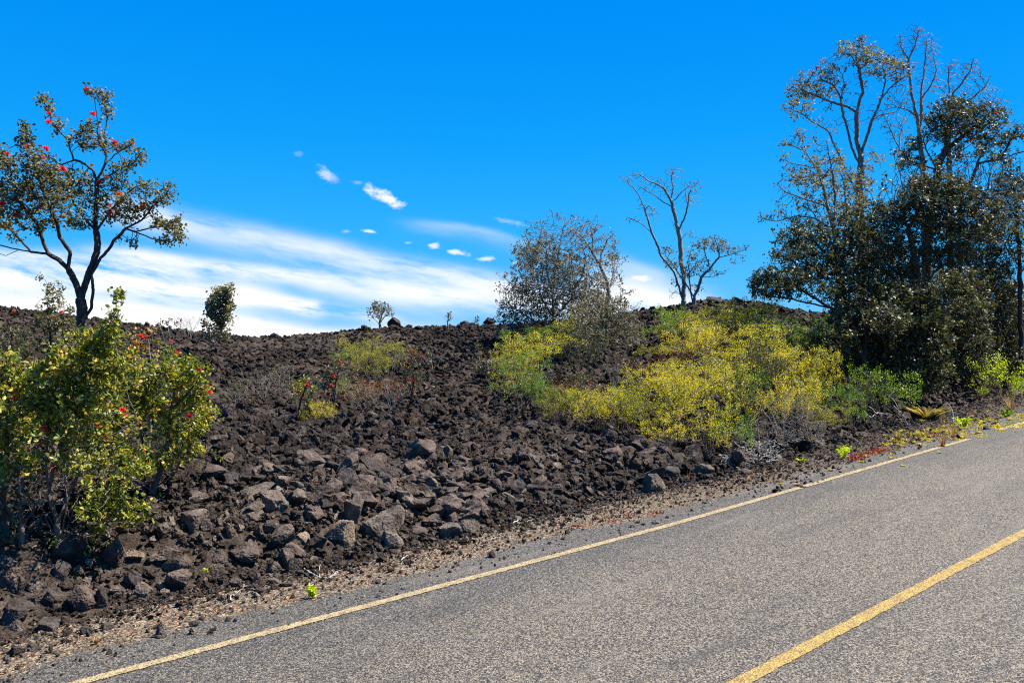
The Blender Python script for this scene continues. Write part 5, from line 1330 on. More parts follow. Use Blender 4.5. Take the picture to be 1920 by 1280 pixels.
darkshrub('dark shrub of glossy leaves right of the centre foot of the grove', 18.6, [[(1790, 760), (1790, 690), (1790, 630), (1795, 570)], [(1790, 690), (1765, 640), (1765, 600)], [(1790, 690), (1825, 630), (1830, 580)]],
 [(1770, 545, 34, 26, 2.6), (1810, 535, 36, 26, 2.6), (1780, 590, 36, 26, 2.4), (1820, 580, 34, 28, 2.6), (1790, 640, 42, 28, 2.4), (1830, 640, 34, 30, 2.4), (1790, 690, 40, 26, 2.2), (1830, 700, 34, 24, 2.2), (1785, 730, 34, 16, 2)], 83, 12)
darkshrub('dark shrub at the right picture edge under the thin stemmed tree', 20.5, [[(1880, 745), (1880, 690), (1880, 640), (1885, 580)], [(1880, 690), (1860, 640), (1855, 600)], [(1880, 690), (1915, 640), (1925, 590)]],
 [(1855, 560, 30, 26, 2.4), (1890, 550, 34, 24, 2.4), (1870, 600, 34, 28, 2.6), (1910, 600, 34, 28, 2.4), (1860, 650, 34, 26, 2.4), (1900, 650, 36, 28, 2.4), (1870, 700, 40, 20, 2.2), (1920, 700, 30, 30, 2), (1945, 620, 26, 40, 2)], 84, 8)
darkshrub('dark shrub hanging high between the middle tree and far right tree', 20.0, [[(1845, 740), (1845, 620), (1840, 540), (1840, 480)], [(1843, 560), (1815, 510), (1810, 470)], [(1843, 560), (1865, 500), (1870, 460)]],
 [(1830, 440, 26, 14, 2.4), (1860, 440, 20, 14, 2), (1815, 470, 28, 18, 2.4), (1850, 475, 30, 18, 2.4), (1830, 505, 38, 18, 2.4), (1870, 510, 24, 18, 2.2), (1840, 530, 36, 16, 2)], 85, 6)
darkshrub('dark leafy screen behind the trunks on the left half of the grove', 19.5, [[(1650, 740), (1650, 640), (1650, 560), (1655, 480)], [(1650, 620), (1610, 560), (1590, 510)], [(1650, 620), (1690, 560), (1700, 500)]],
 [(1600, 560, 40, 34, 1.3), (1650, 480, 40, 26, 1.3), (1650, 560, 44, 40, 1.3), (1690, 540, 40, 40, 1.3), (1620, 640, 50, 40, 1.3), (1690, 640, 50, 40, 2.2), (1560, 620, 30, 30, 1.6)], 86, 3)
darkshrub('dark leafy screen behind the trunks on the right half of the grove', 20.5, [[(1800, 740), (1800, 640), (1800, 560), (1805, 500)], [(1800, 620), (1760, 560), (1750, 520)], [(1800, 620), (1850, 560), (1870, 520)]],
 [(1760, 530, 44, 30, 1.3), (1810, 520, 44, 30, 1.3), (1860, 560, 44, 34, 1.3), (1770, 610, 50, 40, 1.3), (1830, 620, 50, 40, 1.3), (1900, 600, 40, 40, 2.0), (1900, 680, 40, 30, 2)], 87, 3)

# ---- shrubs of the mound: a few grown plants, each copied, turned and scaled ----
def shrub_kind(seed, leaf, bark, h=1.0, w=1.2, n=420, size=.028, per=13, detail=0, twig=.0035, stemsR=.018, D=.075, bare=0.0, dome=.55, fine=True):
    r = np.random.default_rng(seed)
    P = [np.zeros(3)]; par = [-1]
    for k in range(9):
        a = k * 2 * math.pi / 9 + r.uniform(-.3, .3); t = r.uniform(.15, .5)
        last = 0
        for j in range(1, 5):
            q = np.array([math.cos(a) * t * j * .16 * w, math.sin(a) * t * j * .16 * w, j * .11 * h]) + r.normal(0, .012, 3)
            P.append(q); par.append(last); last = len(P) - 1
    # uneven lobes give a broken outline
    lobes = [(r.uniform(-.40, .40) * w, r.uniform(-.40, .40) * w, h * r.uniform(.34, .84), r.uniform(.09, .19) * w) for _ in range(20)]
    A_ = []
    for k in range(n):
        lx, ly, lz, lr = lobes[r.integers(len(lobes))]
        q = norm(r.normal(size=3)) * r.uniform(.35, 1) ** .5 * lr
        A_.append((lx + q[0], ly + q[1], max(.06, lz + q[2] * .8)))
    P, par = grow(P, par, A_, D, D * 1.1, r, jitter=.35, up=.1)
    rad = radii(P, par, twig, stemsR)
    V, Fq, tip, Dd = tubes(P, par, rad, 3, 5)
    stem = mesh_from('stem', V, [Fq], M[bark], True)
    fol = None
    if leaf:
        e = np.where(tip)[0]
        e = e[r.uniform(0, 1, len(e)) > bare]
        inner = np.where((~tip) & (P[:, 2] > .35 * h) & (r.uniform(0, 1, len(P)) < .35 * (1 - bare)))[0]
        e = np.concatenate([e, inner])
        lv, lf, lt = leaf_mesh_data(P[e], Dd[e], per, size, r, detail=detail, aspect=.5, spread=1.1, out=.8, up=.35, back=2.8)
        fol = mesh_from('foliage', lv, [lf], M[leaf], False, {'tint': lt})
    return stem, fol
KIND = {}
def kind_mesh(k, i):
    if (k, i) in KIND: return KIND[(k, i)]
    kw = dict(yellow=dict(leaf='leaf_yellow', bark='bark_brown', n=620, size=.023, per=18),
              green=dict(leaf='leaf_green', bark='bark_brown', n=560, size=.025, per=18),
              olive=dict(leaf='leaf_olive', bark='bark_grey', n=420, size=.028, per=10, bare=.2),
              dark=dict(leaf='leaf_dark', bark='bark_dark', n=460, size=.034, per=13),
              red=dict(leaf='leaf_red', bark='bark_grey', n=380, size=.024, per=9, bare=.2),
              brush=dict(leaf=None, bark='twig_white', n=520, twig=.0032),
              brushy=dict(leaf='leaf_olive', bark='bark_dead', n=480, size=.022, per=6, bare=.45, twig=.0035))[k]
    KIND[(k, i)] = shrub_kind(200 + 17 * i + len(k) * 31, h=[1, .85, 1.1][i % 3], w=[1.2, 1.35, 1.1][i % 3], **kw)
    return KIND[(k, i)]
SHR = [  # (u centre, v base, width, height, kind, label)
 (975, 775, 100, 70, 'green', 'dark green shrub at the lower left corner of the mound'),
 (955, 715, 60, 50, 'yellow', 'yellow green shrub at the far left edge of the mound'),
 (985, 705, 90, 50, 'yellow', 'broad yellow green shrub on the upper left flank of the mound'),
 (1020, 690, 80, 55, 'yellow', 'olive yellow shrub under the dense olive tree'),
 (1055, 675, 60, 60, 'yellow', 'yellow shrub touching the olive crown left of the grey stems'),
 (980, 660, 70, 34, 'green', 'fresh green low shrub beneath the left of the olive crown'),
 (1022, 655, 60, 28, 'green', 'small green shrub beneath the middle of the olive crown'),
 (965, 745, 60, 34, 'yellow', 'small yellow shrub above the dark green corner shrub'),
 (1000, 742, 50, 40, 'yellow', 'ragged yellow shrub left of the weathered dead branches'),
 (1010, 785, 60, 50, 'green', 'mixed green shrub right of the dark corner shrub'),
 (1052, 775, 40, 36, 'green', 'bright green fern like shrub in the shaded hollow below the grey tree'),
 (1045, 800, 60, 36, 'yellow', 'low yellow shrub above the black ledge rock'),
 (1090, 810, 80, 50, 'yellow', 'yellow shrub at the mound foot below the grey stems'),
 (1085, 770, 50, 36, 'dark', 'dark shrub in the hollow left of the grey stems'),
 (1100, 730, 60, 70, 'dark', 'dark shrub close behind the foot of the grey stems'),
 (1130, 820, 70, 60, 'yellow', 'golden shrub right above the knobbly black mound rock'),
 (1160, 785, 70, 40, 'yellow', 'yellow shrub right of the foot of the grey stems'),
 (1175, 830, 80, 60, 'yellow', 'yellow shrub between the knobbly mound rock and the lowest shrub'),
 (1150, 735, 50, 44, 'olive', 'dusty shrub right of the grey stems, foot level'),
 (1220, 815, 100, 70, 'yellow', 'bright yellow shrub in the middle of the lower mound'),
 (1250, 858, 90, 54, 'yellow', 'lowest bright yellow shrub, nearest to the road, left one'),
 (1210, 775, 80, 46, 'yellow', 'yellow shrub at the lower rim of the bare brown patch'),
 (1255, 750, 90, 60, 'yellow', 'olive yellow shrub right of the bare brown patch'),
 (1290, 820, 100, 76, 'yellow', 'big golden shrub left of the centre of the thicket'),
 (1310, 765, 90, 60, 'yellow', 'yellow shrub in the upper middle of the thicket'),
 (1330, 862, 90, 70, 'yellow', 'golden green shrub above the black rocks, second from the dead brush'),
 (1370, 858, 80, 60, 'green', 'green shrub low beside the bleached dead brush'),
 (1360, 800, 100, 76, 'yellow', 'bright yellow shrub in the right middle of the thicket'),
 (1375, 745, 100, 60, 'yellow', 'yellow shrub below the reddish patch of the mound'),
 (1405, 790, 60, 60, 'green', 'green shrub left of the dark narrow shrub'),
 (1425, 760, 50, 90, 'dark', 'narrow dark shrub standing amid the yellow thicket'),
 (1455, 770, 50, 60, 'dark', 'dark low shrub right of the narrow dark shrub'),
 (1475, 745, 90, 64, 'yellow', 'yellow shrub right of the narrow dark shrub, upper'),
 (1490, 790, 90, 60, 'yellow', 'yellow green shrub in front of the grove left foot'),
 (1535, 790, 80, 54, 'green', 'dull green shrub between dead brush and grove'),
 (1545, 750, 60, 56, 'yellow', 'yellow shrub against the black shade of the grove'),
 (1245, 655, 60, 54, 'green', 'green shrub on the upper left of the mound near the skyline'),
 (1235, 672, 60, 22, 'yellow', 'small yellow shrub at the top of the bare brown patch'),
 (1285, 640, 70, 56, 'yellow', 'golden shrub at the foot of the bleached bare tree'),
 (1325, 640, 70, 48, 'yellow', 'yellow green shrub right of the bleached bare tree foot'),
 (1375, 635, 70, 46, 'yellow', 'yellow shrub on the top of the mound, below the black outcrop'),
 (1410, 640, 80, 64, 'yellow', 'tall yellow shrub on top of the mound near the leaning dark tree'),
 (1290, 690, 60, 58, 'yellow', 'yellow shrub standing alone in the bare brown patch'),
 (1330, 720, 50, 50, 'olive', 'thin olive shrub in the middle of the reddish patch'),
 (1400, 690, 90, 66, 'yellow', 'yellow green shrub in the upper right of the mound'),
 (1440, 680, 90, 66, 'green', 'deep green shrub right of the reddish patch'),
 (1480, 690, 90, 62, 'yellow', 'yellow shrub below the leaning dark tree'),
 (1520, 650, 90, 50, 'green', 'green shrub in the shade under the leaning dark tree'),
 (1450, 640, 70, 40, 'olive', 'brownish shrub on top of the mound under the leaning tree'),
 (1470, 830, 90, 60, 'brushy', 'grey green half dead shrub behind the bleached brush'),
 (1520, 830, 80, 50, 'olive', 'olive shrub at the verge right of the bleached brush'),
 (1430, 850, 90, 50, 'brushy', 'twiggy grey shrub right above the bleached brush'),
 (1565, 820, 70, 40, 'yellow', 'small yellow green shrub at the verge left of the lime weed'),
 (1600, 800, 70, 50, 'green', 'green shrub at the verge under the grove edge'),
 (1655, 785, 90, 76, 'green', 'rounded deep green shrub in the grove shade near the verge'),
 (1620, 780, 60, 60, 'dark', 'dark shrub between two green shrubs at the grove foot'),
 (1350, 668, 80, 54, 'yellow', 'pale yellow shrub at the upper edge of the reddish patch'),
 (1432, 712, 90, 60, 'yellow', 'golden shrub in the middle of the right flank of the mound'),
 (1500, 735, 90, 60, 'yellow', 'yellow shrub under the lowest boughs of the leaning dark tree'),
 (1395, 655, 80, 54, 'yellow', 'yellow green shrub second row from the mound top'),
 (1310, 655, 60, 40, 'green', 'light green shrub between the two skyline trees and the bare patch'),
 (1545, 700, 80, 56, 'green', 'dim green shrub squeezed between the thicket and the dark trunks'),
 (1460, 800, 80, 60, 'yellow', 'yellow shrub right behind the grey green half dead shrub'),
 (1270, 790, 90, 56, 'yellow', 'full yellow shrub in the left middle of the thicket'),
 # patch in the middle left
 (665, 720, 60, 46, 'yellow', 'yellow shrub on the left of the patch in the middle slope'),
 (690, 715, 60, 42, 'yellow', 'golden shrub in the centre of the patch in the middle slope'),
 (730, 720, 70, 40, 'yellow', 'broad yellow shrub on the right of the patch in the middle slope'),
 (655, 688, 36, 24, 'green', 'small green shrub topping the patch in the middle slope'),
 (735, 680, 40, 18, 'yellow', 'flat topped golden shrub above the patch in the middle slope'),
 (670, 755, 60, 34, 'red', 'rusty red shrub below the patch in the middle slope'),
 (715, 758, 60, 34, 'red', 'rusty shrub with faded leaves right below the patch'),
 (640, 752, 34, 20, 'green', 'small lime green clump below left of the patch'),
 (690, 780, 60, 28, 'olive', 'grey twiggy low shrub below the rusty shrubs'),
 (735, 775, 50, 34, 'brushy', 'bare grey shrub right of the grey twiggy low shrub'),
 (600, 790, 50, 30, 'yellow', 'low golden clump right of the flowering dark stemmed shrub'),
 (525, 750, 50, 34, 'olive', 'pale olive shrub left of the flowering dark stemmed shrub'),
 (495, 760, 40, 40, 'brushy', 'thin grey shrub behind the black pinnacle, right one'),
 (440, 768, 60, 34, 'olive', 'low olive shrub behind the black pinnacle'),
 (780, 800, 36, 24, 'red', 'small rusty plant at the foot of the slender flowering sapling'),
 (595, 745, 36, 26, 'brushy', 'thin grey shrub between two small flowering shrubs'),
 (555, 772, 30, 20, 'olive', 'tiny olive shrub at the foot of the dark stemmed shrub'),
 (355, 640, 40, 26, 'brushy', 'bare low shrub on the left ridge near the slim tree'),
 # far right verge
 (1873, 752, 66, 56, 'lime', 'bright lime bush at the verge by the right picture edge'),
 (1912, 758, 30, 34, 'lime', 'small lime shoot right of the bright verge bush'),
 (1845, 745, 16, 14, 'lime', 'tiny lime sprig left of the bright verge bush'),
]
SG = {'yellow': 'yellow green shrubs of the thicket', 'green': 'green shrubs of the thicket', 'olive': 'dusty shrubs', 'dark': 'dark shrubs of the thicket', 'red': 'rusty shrubs', 'brushy': 'half dead shrubs', 'lime': 'lime shrubs at the verge', 'brush': 'dead brush'}
def place_shrubs():
    r = np.random.default_rng(77)
    for q, (u, v, w, h, k, lab) in enumerate(SHR):
        x, Y = on_ground(u, min(v, 1000))
        kk = k
        if k == 'lime':
            if ('lime', 0) not in KIND: KIND[('lime', 0)] = shrub_kind(990, 'leaf_lime', 'bark_brown', n=420, size=.034, per=12)
            st, fo = KIND[('lime', 0)]
        else: st, fo = kind_mesh(k, int(r.integers(0, 3)))
        root = link(k_name(k), None, None, (x, Y, float(ground(np.array([x]), np.array([Y]))[0]) - .03))
        tag(root, lab, 'shrub', SG[k])
        a = link('stem', st, root)
        b = link('foliage', fo, root) if fo else None
        sw = w * Y / F / 1.22 * (1.30 if v > 700 else 1.5); sh = h * Y / F / .95 * (1.95 if u < 800 else 1.7 if v > 725 else 1.4)
        root.scale = (sw, sw, sh); root.rotation_euler = (0, 0, r.uniform(0, 6.28))
def k_name(k): return {'yellow': 'yellow_shrub', 'green': 'green_shrub', 'olive': 'olive_shrub', 'dark': 'dark_shrub', 'red': 'rusty_shrub', 'brushy': 'twiggy_shrub', 'lime': 'lime_shrub', 'brush': 'dead_brush'}[k]
place_shrubs()

# ---- dead wood, twigs, ferns, weeds, grasses -------------------------------
def gz(x, Y): return float(ground(np.array([x]), np.array([Y]))[0])
def dead_brush(label, u, v, w, h, seed, n=300, name='dead_brush', mat='twig_white', flat=.5):
    x, Y = on_ground(u, v); W_, H_ = w * Y / F, h * Y / F
    r = np.random.default_rng(seed)
    P = [np.zeros(3)]; par = [-1]
    A_ = [(r.uniform(-.5, .5) * W_, r.uniform(-.35, .35) * W_, r.uniform(.1, 1) * H_) for _ in range(n)]
    P, par = grow(P, par, A_, W_ * .045, W_ * .05, r, jitter=.5, up=0)
    rad = radii(P, par, .0035, .016)
    V, Fq, tip, Dd = tubes(P, par, rad, 3, 5)
    root = link(name, mesh_from(name, V, [Fq], M[mat], True), None, (x, Y, gz(x, Y) - .01))
    return tag(root, label, 'dead branches', 'dead wood')
dead_brush('bleached dead brush heap leaning out over the verge below the thicket', 1420, 868, 90, 46, 301, 420)
dead_brush('bleached dead brush lying left of the twiggy grey shrub by the verge', 1375, 875, 60, 24, 302, 220)
dead_brush('grey dead brush tangle in front of the grove left foot', 1500, 838, 90, 54, 303, 300, mat='bark_dead')
dead_brush('small white branching dead snag in the bare brown patch', 1203, 690, 34, 26, 304, 40)
dead_brush('fan of weathered dead branches on the left flank of the mound', 1022, 742, 46, 50, 305, 60, mat='bark_dead')
dead_brush('thin bleached branches low in the bare brown patch', 1240, 708, 36, 18, 306, 30)
dead_brush('small pale branches on the black slope above the bare patch', 1195, 645, 44, 34, 307, 60, mat='bark_dead')
dead_brush('dry twig tuft on the black skyline right of the grey tree', 1180, 584, 50, 22, 308, 30, mat='bark_brown')

def stick_thing(label, pts, rad0, mat='twig_white', name='dead_branch', seed=1):
    """one forked stick from measured polylines [(u,v),...], lying or standing on the ground at its first point"""
    r = np.random.default_rng(seed)
    x, Y = on_ground(*pts[0][0])
    P = []; par = []; px = []
    for li, L in enumerate(pts):
        if li: 
            a = np.array(px); j = int(((a - np.array(L[0])) ** 2).sum(1).argmin())
        q = resample([(u, v, 0) for u, v in L], 3.0)
        last = -1
        for k, (u, v, _) in enumerate(q):
            if li and k == 0: last = j; continue
            if name == 'dry_twigs':      # lies on the ground: drop every point to the surface
                gx, gy = on_ground(u, v); p = np.array([gx, gy, gz(gx, gy) + .012 + r.uniform(0, .012)])
            else:
                dy = (0 if not li else k * .02 * r.uniform(-.2, 1)); p = at(u, v, Y + dy)
            P.append(p + r.normal(0, .0015, 3)); px.append((u, v)); par.append(last); last = len(P) - 1
    P = np.array(P); par = np.array(par); rad = radii(P, par, rad0 * .45, rad0)
    V, Fq, tip, Dd = tubes(P, par, rad, 4, 5)
    base = P[0].copy()
    return tag(link(name, mesh_from(name, V - base, [Fq], M[mat], True), None, tuple(base)), label, 'branch' if name == 'dead_branch' else 'twigs', 'dead wood')
stick_thing('pale forked dead branch standing at the verge before the deep green shrub', [[(1637, 802), (1635, 785), (1628, 778), (1614, 776)], [(1634, 783), (1645, 773), (1661, 776)], [(1642, 775), (1636, 766), (1629, 762)], [(1628, 778), (1620, 770)]], .016, seed=1)
stick_thing('long pale dead stick slanting up left beside the golden fern', [[(1702, 797), (1694, 780), (1684, 765), (1677, 752), (1670, 744)], [(1694, 780), (1683, 768), (1674, 758)], [(1700, 795), (1690, 786), (1682, 779)]], .014, seed=2)
stick_thing('upright dead stick right of the golden fern', [[(1787, 792), (1786, 775), (1782, 762), (1777, 756)], [(1785, 770), (1788, 762)]], .012, seed=3)
stick_thing('bleached bent twig sticking out of the black rim rocks', [[(1085, 834), (1082, 825), (1078, 818), (1077, 812)], [(1082, 825), (1087, 820)]], .012, seed=4)
stick_thing('white dry twigs lying on the gravel above the lime weed', [[(570, 1070), (585, 1080), (600, 1087), (620, 1088), (635, 1078)], [(600, 1087), (598, 1075), (601, 1063)], [(615, 1088), (625, 1082), (634, 1072)], [(585, 1080), (580, 1075)], [(618, 1070), (632, 1078)]], .006, name='dry_twigs', seed=5)
stick_thing('thin pale twigs lying on the gravel left of the lone dark gravel stone', [[(432, 1130), (431, 1122), (445, 1118), (475, 1114)], [(440, 1119), (455, 1108), (463, 1100)], [(445, 1118), (460, 1120)]], .005, name='dry_twigs', seed=6)
stick_thing('short white twig poking from the pile foot left of the tiny stone', [[(752, 1055), (758, 1050), (766, 1044)], [(758, 1050), (752, 1047)]], .006, name='dry_twigs', seed=7)
stick_thing('bleached twig leaning on the grey wedge block near the left edge', [[(68, 1085), (76, 1076), (84, 1065), (89, 1060)], [(76, 1076), (73, 1070)]], .006, seed=8)
stick_thing('curved pale twig on the rubble foot right of the tilted verge slab', [[(962, 985), (975, 975), (988, 982), (1000, 978)], [(975, 975), (968, 972)]], .006, name='dry_twigs', seed=9)
stick_thing('thin dry twigs on the gravel near the grey boulder', [[(905, 1018), (930, 1012), (955, 1006)], [(930, 1012), (925, 1008)]], .004, name='dry_twigs', seed=10)

def blades(name, label, cat, u, v, w, h, n, mat, seed, width=.006, droop=.4, lean=.5, seg=4, group=None, frond=False, kind=None, shape='blade'):
    """a tuft of grass, weed or fern as curved blades"""
    x, Y = on_ground(u, v); W_, H_ = w * Y / F, h * Y / F
    r = np.random.default_rng(seed)
    z0 = gz(x, Y) if edge_dist(np.array([x]), np.array([Y]))[0] > 0 else float(plane_z(x, Y)) + .004
    V = []; Fq = []; T = []; off = 0
    for k in range(n):
        a = r.uniform(0, 2 * math.pi); L = H_ * r.uniform(.6, 1.15)
        o = np.array([math.cos(a), math.sin(a), 0]); side = np.array([-math.sin(a), math.cos(a), 0])
        b0 = o * r.uniform(0, .12) * W_
        rr = W_ * .5 * r.uniform(.3, 1.0) * lean * 2
        pts = []
        for j in range(seg + 1):
            t = j / seg
            pts.append(b0 + o * rr * t ** 1.2 + np.array([0, 0, L * (t - droop * t * t)]))
        pts = np.array(pts)
        tv = r.uniform(0, 1)
        if shape == 'leafy':        # small leaves along each stem
            for j in range(1, seg + 1):
                for s_ in (-1, 1):
                    d = norm(side * s_ + o * .4 + np.array([0, 0, .5]) + r.normal(0, .3, 3)); nrm = norm(np.cross(d, r.normal(size=3)))
                    c = pts[j]; q = width
                    V += [c, c + d * q * .5 + nrm * q * .28, c + d * q, c + d * q * .5 - nrm * q * .28]
                    Fq.append([off, off + 1, off + 2, off + 3]); off += 4; T.append(np.clip(tv + r.uniform(-.2, .2), 0, 1))
            ww = width * .07
        elif frond:                # pinnate frond
            for j in range(1, seg * 4):
                t = j / (seg * 4); c = np.array([np.interp(t, np.linspace(0, 1, seg + 1), pts[:, q]) for q in range(3)])
                l = width * math.sin(math.pi * min(1, t * .9 + .12)) + .004
                for s_ in (-1, 1):
                    d = side * s_ + o * .5 + np.array([0, 0, -.15]); e = o * .008
                    V += [c - e, c + d * l * .5 - e * .5, c + d * l, c + e]
                    Fq.append([off, off + 1, off + 2, off + 3]); off += 4; T.append(np.clip(tv + t * .3 - .1, 0, 1))
            ww = .003
        else: ww = width * .5
        for j in range(seg + 1):
            t = j / seg; q = ww * (1 - t * .85)
            V += [pts[j] - side * q, pts[j] + side * q]
        for j in range(seg):
            i = off + 2 * j; Fq.append([i, i + 1, i + 3, i + 2]); T.append(tv)
        off += 2 * (seg + 1)
    me = mesh_from(name, np.array(V), [np.array(Fq)], M[mat], False, {'tint': np.array(T)})
    o = link(name, me, None, (x, Y, z0))
    return tag(o, label, cat, group, kind or 'thing')
WG = 'weeds along the verge'
blades('weed', 'single lime weed on the gravel near the white twigs', 'weed', 586, 1122, 14, 22, 9, 'leaf_lime', 401, .030, .2, .5, 5, WG, shape='leafy')
blades('weed', 'tiny yellow sprig among the rubble foot stones at left', 'weed', 385, 1078, 8, 13, 4, 'leaf_lime', 402, .022, .2, .4, 4, WG, shape='leafy')
blades('weed', 'lime weed clump left of the crimson ground plants', 'weed', 1582, 860, 22, 26, 16, 'leaf_lime', 403, .040, .25, .5, 5, WG, shape='leafy')
blades('weed', 'lime weed on the verge right of the rusty grass', 'weed', 1806, 800, 24, 20, 18, 'leaf_lime', 404, .045, .3, .6, 5, WG, shape='leafy')
blades('weed', 'small green weed on the verge under the lime bush', 'weed', 1887, 783, 20, 20, 14, 'leaf_green', 405, .05, .3, .6, 5, WG, shape='leafy')
blades('weed', 'small yellow weed on the verge below the flat stone', 'weed', 1503, 868, 12, 10, 10, 'leaf_lime', 406, .035, .4, .7, 4, WG, shape='leafy')
low = [(1626, 858, 12, 9, 'yellow clump at the right end of the crimson plants'), (1615, 868, 12, 8, 'yellow clump on the asphalt edge below the crimson plants'), (1672, 861, 12, 6, 'yellow clump on the asphalt left of the edge line, lone one'), (1558, 883, 14, 8, 'rusty yellow clump on the asphalt edge, leftmost of the low clumps'),
       (1694, 875, 9, 6, 'yellow tuft growing on the painted edge line'), (1693, 857, 8, 5, 'tiny yellow tuft above the edge line'), (1722, 836, 14, 9, 'yellow tuft at the asphalt edge below the rusty grass'), (1700, 828, 14, 9, 'golden tuft on the verge left of the rusty grass'), (1745, 826, 12, 8, 'golden tuft beside the end of the edge line'),
       (1767, 838, 18, 12, 'rusty grass clump at the end of the edge line'), (1785, 825, 16, 8, 'yellow tuft right of the rusty grass clump'), (1807, 822, 18, 8, 'yellow tuft lying over the gap in the edge line'), (1762, 850, 9, 6, 'tiny yellow tuft touching the edge line near its end'), (1494, 911, 14, 9, 'rusty tuft on the asphalt edge below the flat grey stone'), (1508, 914, 8, 5, 'tiny golden tuft on the asphalt right of the rusty tuft'),
       (1842, 793, 20, 10, 'golden weed on the verge left of the small right verge rock'), (1868, 800, 18, 8, 'golden weed right of the small right verge rock'), (1896, 788, 18, 10, 'yellow weed on the verge near the right edge'), (1912, 780, 16, 9, 'yellow weed at the right picture edge'), (1464, 908, 9, 5, 'tiny golden tuft on the asphalt, farthest left near the line'),
       (1655, 845, 10, 7, 'orange tuft on the verge above the crimson plants'), (1690, 810, 12, 9, 'dry golden tuft among stones below the long pale stick'), (1619, 880, 8, 4, 'tiny lime tuft on the asphalt below the crimson plants'), (1730, 790, 10, 8, 'small golden tuft below the golden fern'), (1838, 812, 12, 5, 'low yellow tuft at the far end of the gap in the line')]
for k, (u, v, w, h, lab) in enumerate(low):
    blades('grass_tuft', lab, 'grass tuft', u, v, w, h, 34, 'straw' if ('rusty' in lab or 'orange' in lab) else 'fern', 420 + k, .012, .5, .8, 4, 'low tufts along the verge')
blades('golden_fern', 'golden arching fern on the verge in front of the dark grove', 'fern', 1738, 785, 80, 36, 44, 'fern', 450, .075, .35, .55, 6, frond=True)
dry = [(1768, 838, 26, 34, 'rusty tall dry grass at the verge, left tuft'), (1787, 822, 30, 34, 'rusty tall dry grass at the verge, right tuft'), (1895, 768, 40, 34, 'rusty dry grass under the lime bush at the right edge'), (1765, 798, 14, 30, 'thin dry grass stalks beside the golden fern'), (1686, 828, 18, 26, 'pale dry grass stalks at the verge below the deep green shrub'),
       (1877, 745, 12, 30, 'thin reddish stalks rising out of the lime bush'), (180, 1208, 18, 14, 'small pinkish dry grass tuft on the gravel at lower left'), (1408, 903, 16, 16, 'dry grass stalks under the bleached brush'), (1292, 905, 14, 30, 'thin dry stalks right of the grey verge boulder'), (1520, 830, 20, 16, 'dry stalks at the olive shrub foot'), (176, 1118, 8, 18, 'thin dry stalk in the lower left pile')]
for k, (u, v, w, h, lab) in enumerate(dry):
    blades('dry_grass', lab, 'dry grass', u, v, w, h, 60 if w > 16 else 16, 'straw', 460 + k, .006, .25, .5, 5, 'dry grass along the verge')

def crimson_mat(label, pts, seed, kind=None):
    """low crimson succulents spread on the gravel"""
    r = np.random.default_rng(seed); V = []; T = []
    x0, y0 = on_ground(pts[0][0], pts[0][1])
    for u, v, w, h, n in pts:
        for _ in range(n):
            uu, vv = u + r.normal(0, w * .4), v + r.normal(0, h * .4)
            x, Y = on_plane(uu, vv); z = max(float(plane_z(x, Y)), float(base_h(np.array([x]), np.array([Y]))[0])) + .008
            L = r.uniform(.015, .032); d = norm(r.normal(size=3) + np.array([0, 0, .35])); d[2] = abs(d[2]); s_ = norm(np.cross(d, r.normal(size=3))) * L * .25
            c = np.array([x - x0, Y - y0, z])
            V += [c - s_, c + s_, c + d * L + s_ * .6, c + d * L - s_ * .6]; T.append(r.uniform(0, 1))
    Fq = np.arange(len(V)).reshape(-1, 4)
    o = link('crimson_plants', mesh_from('crimson_plants', np.array(V), [Fq], M['succulent'], False, {'tint': np.array(T)}), None, (x0, y0, 0))
    tag(o, label, 'ground plants', kind='stuff')
crimson_mat('crimson succulent plants spread low on the gravel verge', [(1615, 855, 26, 6, 240), (1643, 847, 24, 6, 240), (1600, 861, 20, 4, 120), (1740, 818, 26, 7, 70), (1760, 812, 20, 7, 50), (1225, 962, 24, 5, 26), (1150, 978, 16, 4, 20), (1120, 973, 22, 3, 22), (1085, 990, 6, 3, 12), (990, 1006, 8, 3, 10), (1180, 970, 10, 3, 10), (1200, 675, 14, 5, 60), (1350, 655, 14, 5, 60)], 501)

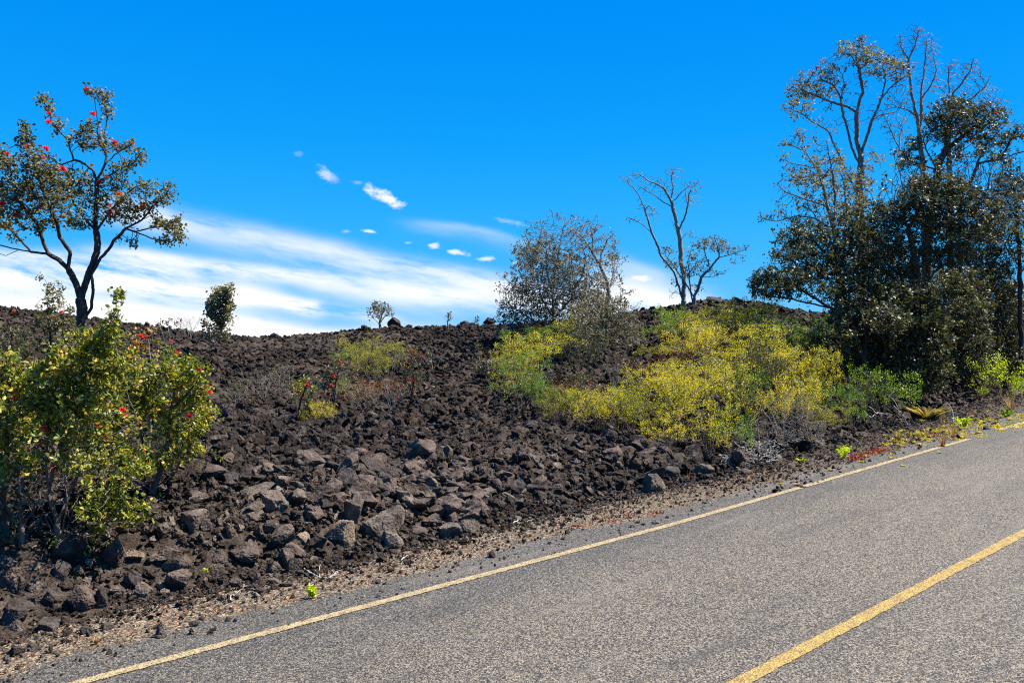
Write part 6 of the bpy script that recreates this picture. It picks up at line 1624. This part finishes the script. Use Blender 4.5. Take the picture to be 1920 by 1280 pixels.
def golden_cover():
    """creeping golden and rusty weeds that spread over the far verge"""
    r = np.random.default_rng(611); V = []; T = []
    x0, y0 = on_plane(1760, 820)
    for _ in range(250):
        uu = r.uniform(1660, 1990); t = (uu - 1660) / 260
        vv = 832 - t * 38 + r.normal(0, 9) - abs(r.normal(0, 6))
        x, Y = on_plane(uu, vv)
        z = max(float(plane_z(x, Y)), float(ground(np.array([x]), np.array([Y]))[0])) + .008
        tv = r.uniform(0, 1); R_ = r.uniform(.02, .08)
        for k in range(int(r.integers(8, 22))):
            L = r.uniform(.015, .04); d = norm(r.normal(size=3) + np.array([0, 0, .9])); s_ = norm(np.cross(d, r.normal(size=3))) * L * .22
            c = np.array([x - x0 + r.normal(0, R_ * .5), Y - y0 + r.normal(0, R_ * .5), z])
            V += [c - s_, c + s_, c + d * L + s_ * .5, c + d * L - s_ * .5]; T.append(np.clip(tv + r.uniform(-.2, .2), 0, 1))
    Fq = np.arange(len(V)).reshape(-1, 4)
    o = link('creeping_weeds', mesh_from('creeping_weeds', np.array(V), [Fq], M['fern'], False, {'tint': np.array(T)}), None, (x0, y0, 0))
    tag(o, 'golden creeping weeds scattered over the far part of the verge', 'ground plants', kind='stuff')
golden_cover()

def rusty_cover(label, areas, seed):
    """dead fern and fallen leaves lying on the lava"""
    r = np.random.default_rng(seed); C = []
    for u, v, w, h, n in areas:
        x0, y0 = on_ground(u, v); W_ = w * y0 / F
        dpt = max(.6, h * y0 / F * 5)
        xx = x0 + r.normal(0, W_ * .42, n); yy = y0 + r.normal(0, dpt * .42, n)
        C.append(np.stack([xx, yy, ground(xx, yy) + r.uniform(.02, .09, n)], 1))
    C = np.concatenate(C); base = C[0].copy(); n = len(C)
    keep = fbm(C * 2.2, 2, seed) > -.12; C = C[keep]; n = len(C)
    d = norm(r.normal(size=(n, 3)) * np.array([1, 1, .4])); e = norm(np.cross(d, r.normal(size=(n, 3)))) 
    L = r.uniform(.02, .055, n)[:, None]
    V = np.stack([C - d * L, C - e * L * .35, C + d * L, C + e * L * .35], 1).reshape(-1, 3) - base
    me = mesh_from('dead_ground_cover', V, [np.arange(4 * n).reshape(-1, 4)], M['rust'], False, {'tint': r.uniform(0, 1, n)})
    tag(link('dead_ground_cover', me, None, tuple(base)), label, 'ground cover', kind='stuff')
M['rust'] = mat_leaf('dead_fern_litter', [(0.0, (0.05, 0.022, 0.012)), (0.6, (0.135, 0.062, 0.034)), (1.0, (0.24, 0.150, 0.085))], 0.25, 0.7)
rusty_cover('reddish brown dead fern litter on the open patch of the mound', [(1235, 690, 70, 30, 9000), (1345, 665, 60, 24, 6000), (1180, 660, 40, 16, 2500), (1060, 740, 50, 24, 2500)], 701)
rusty_cover('rusty dead ground cover around the small shrub patch in the middle slope', [(700, 742, 80, 16, 5000)], 702)
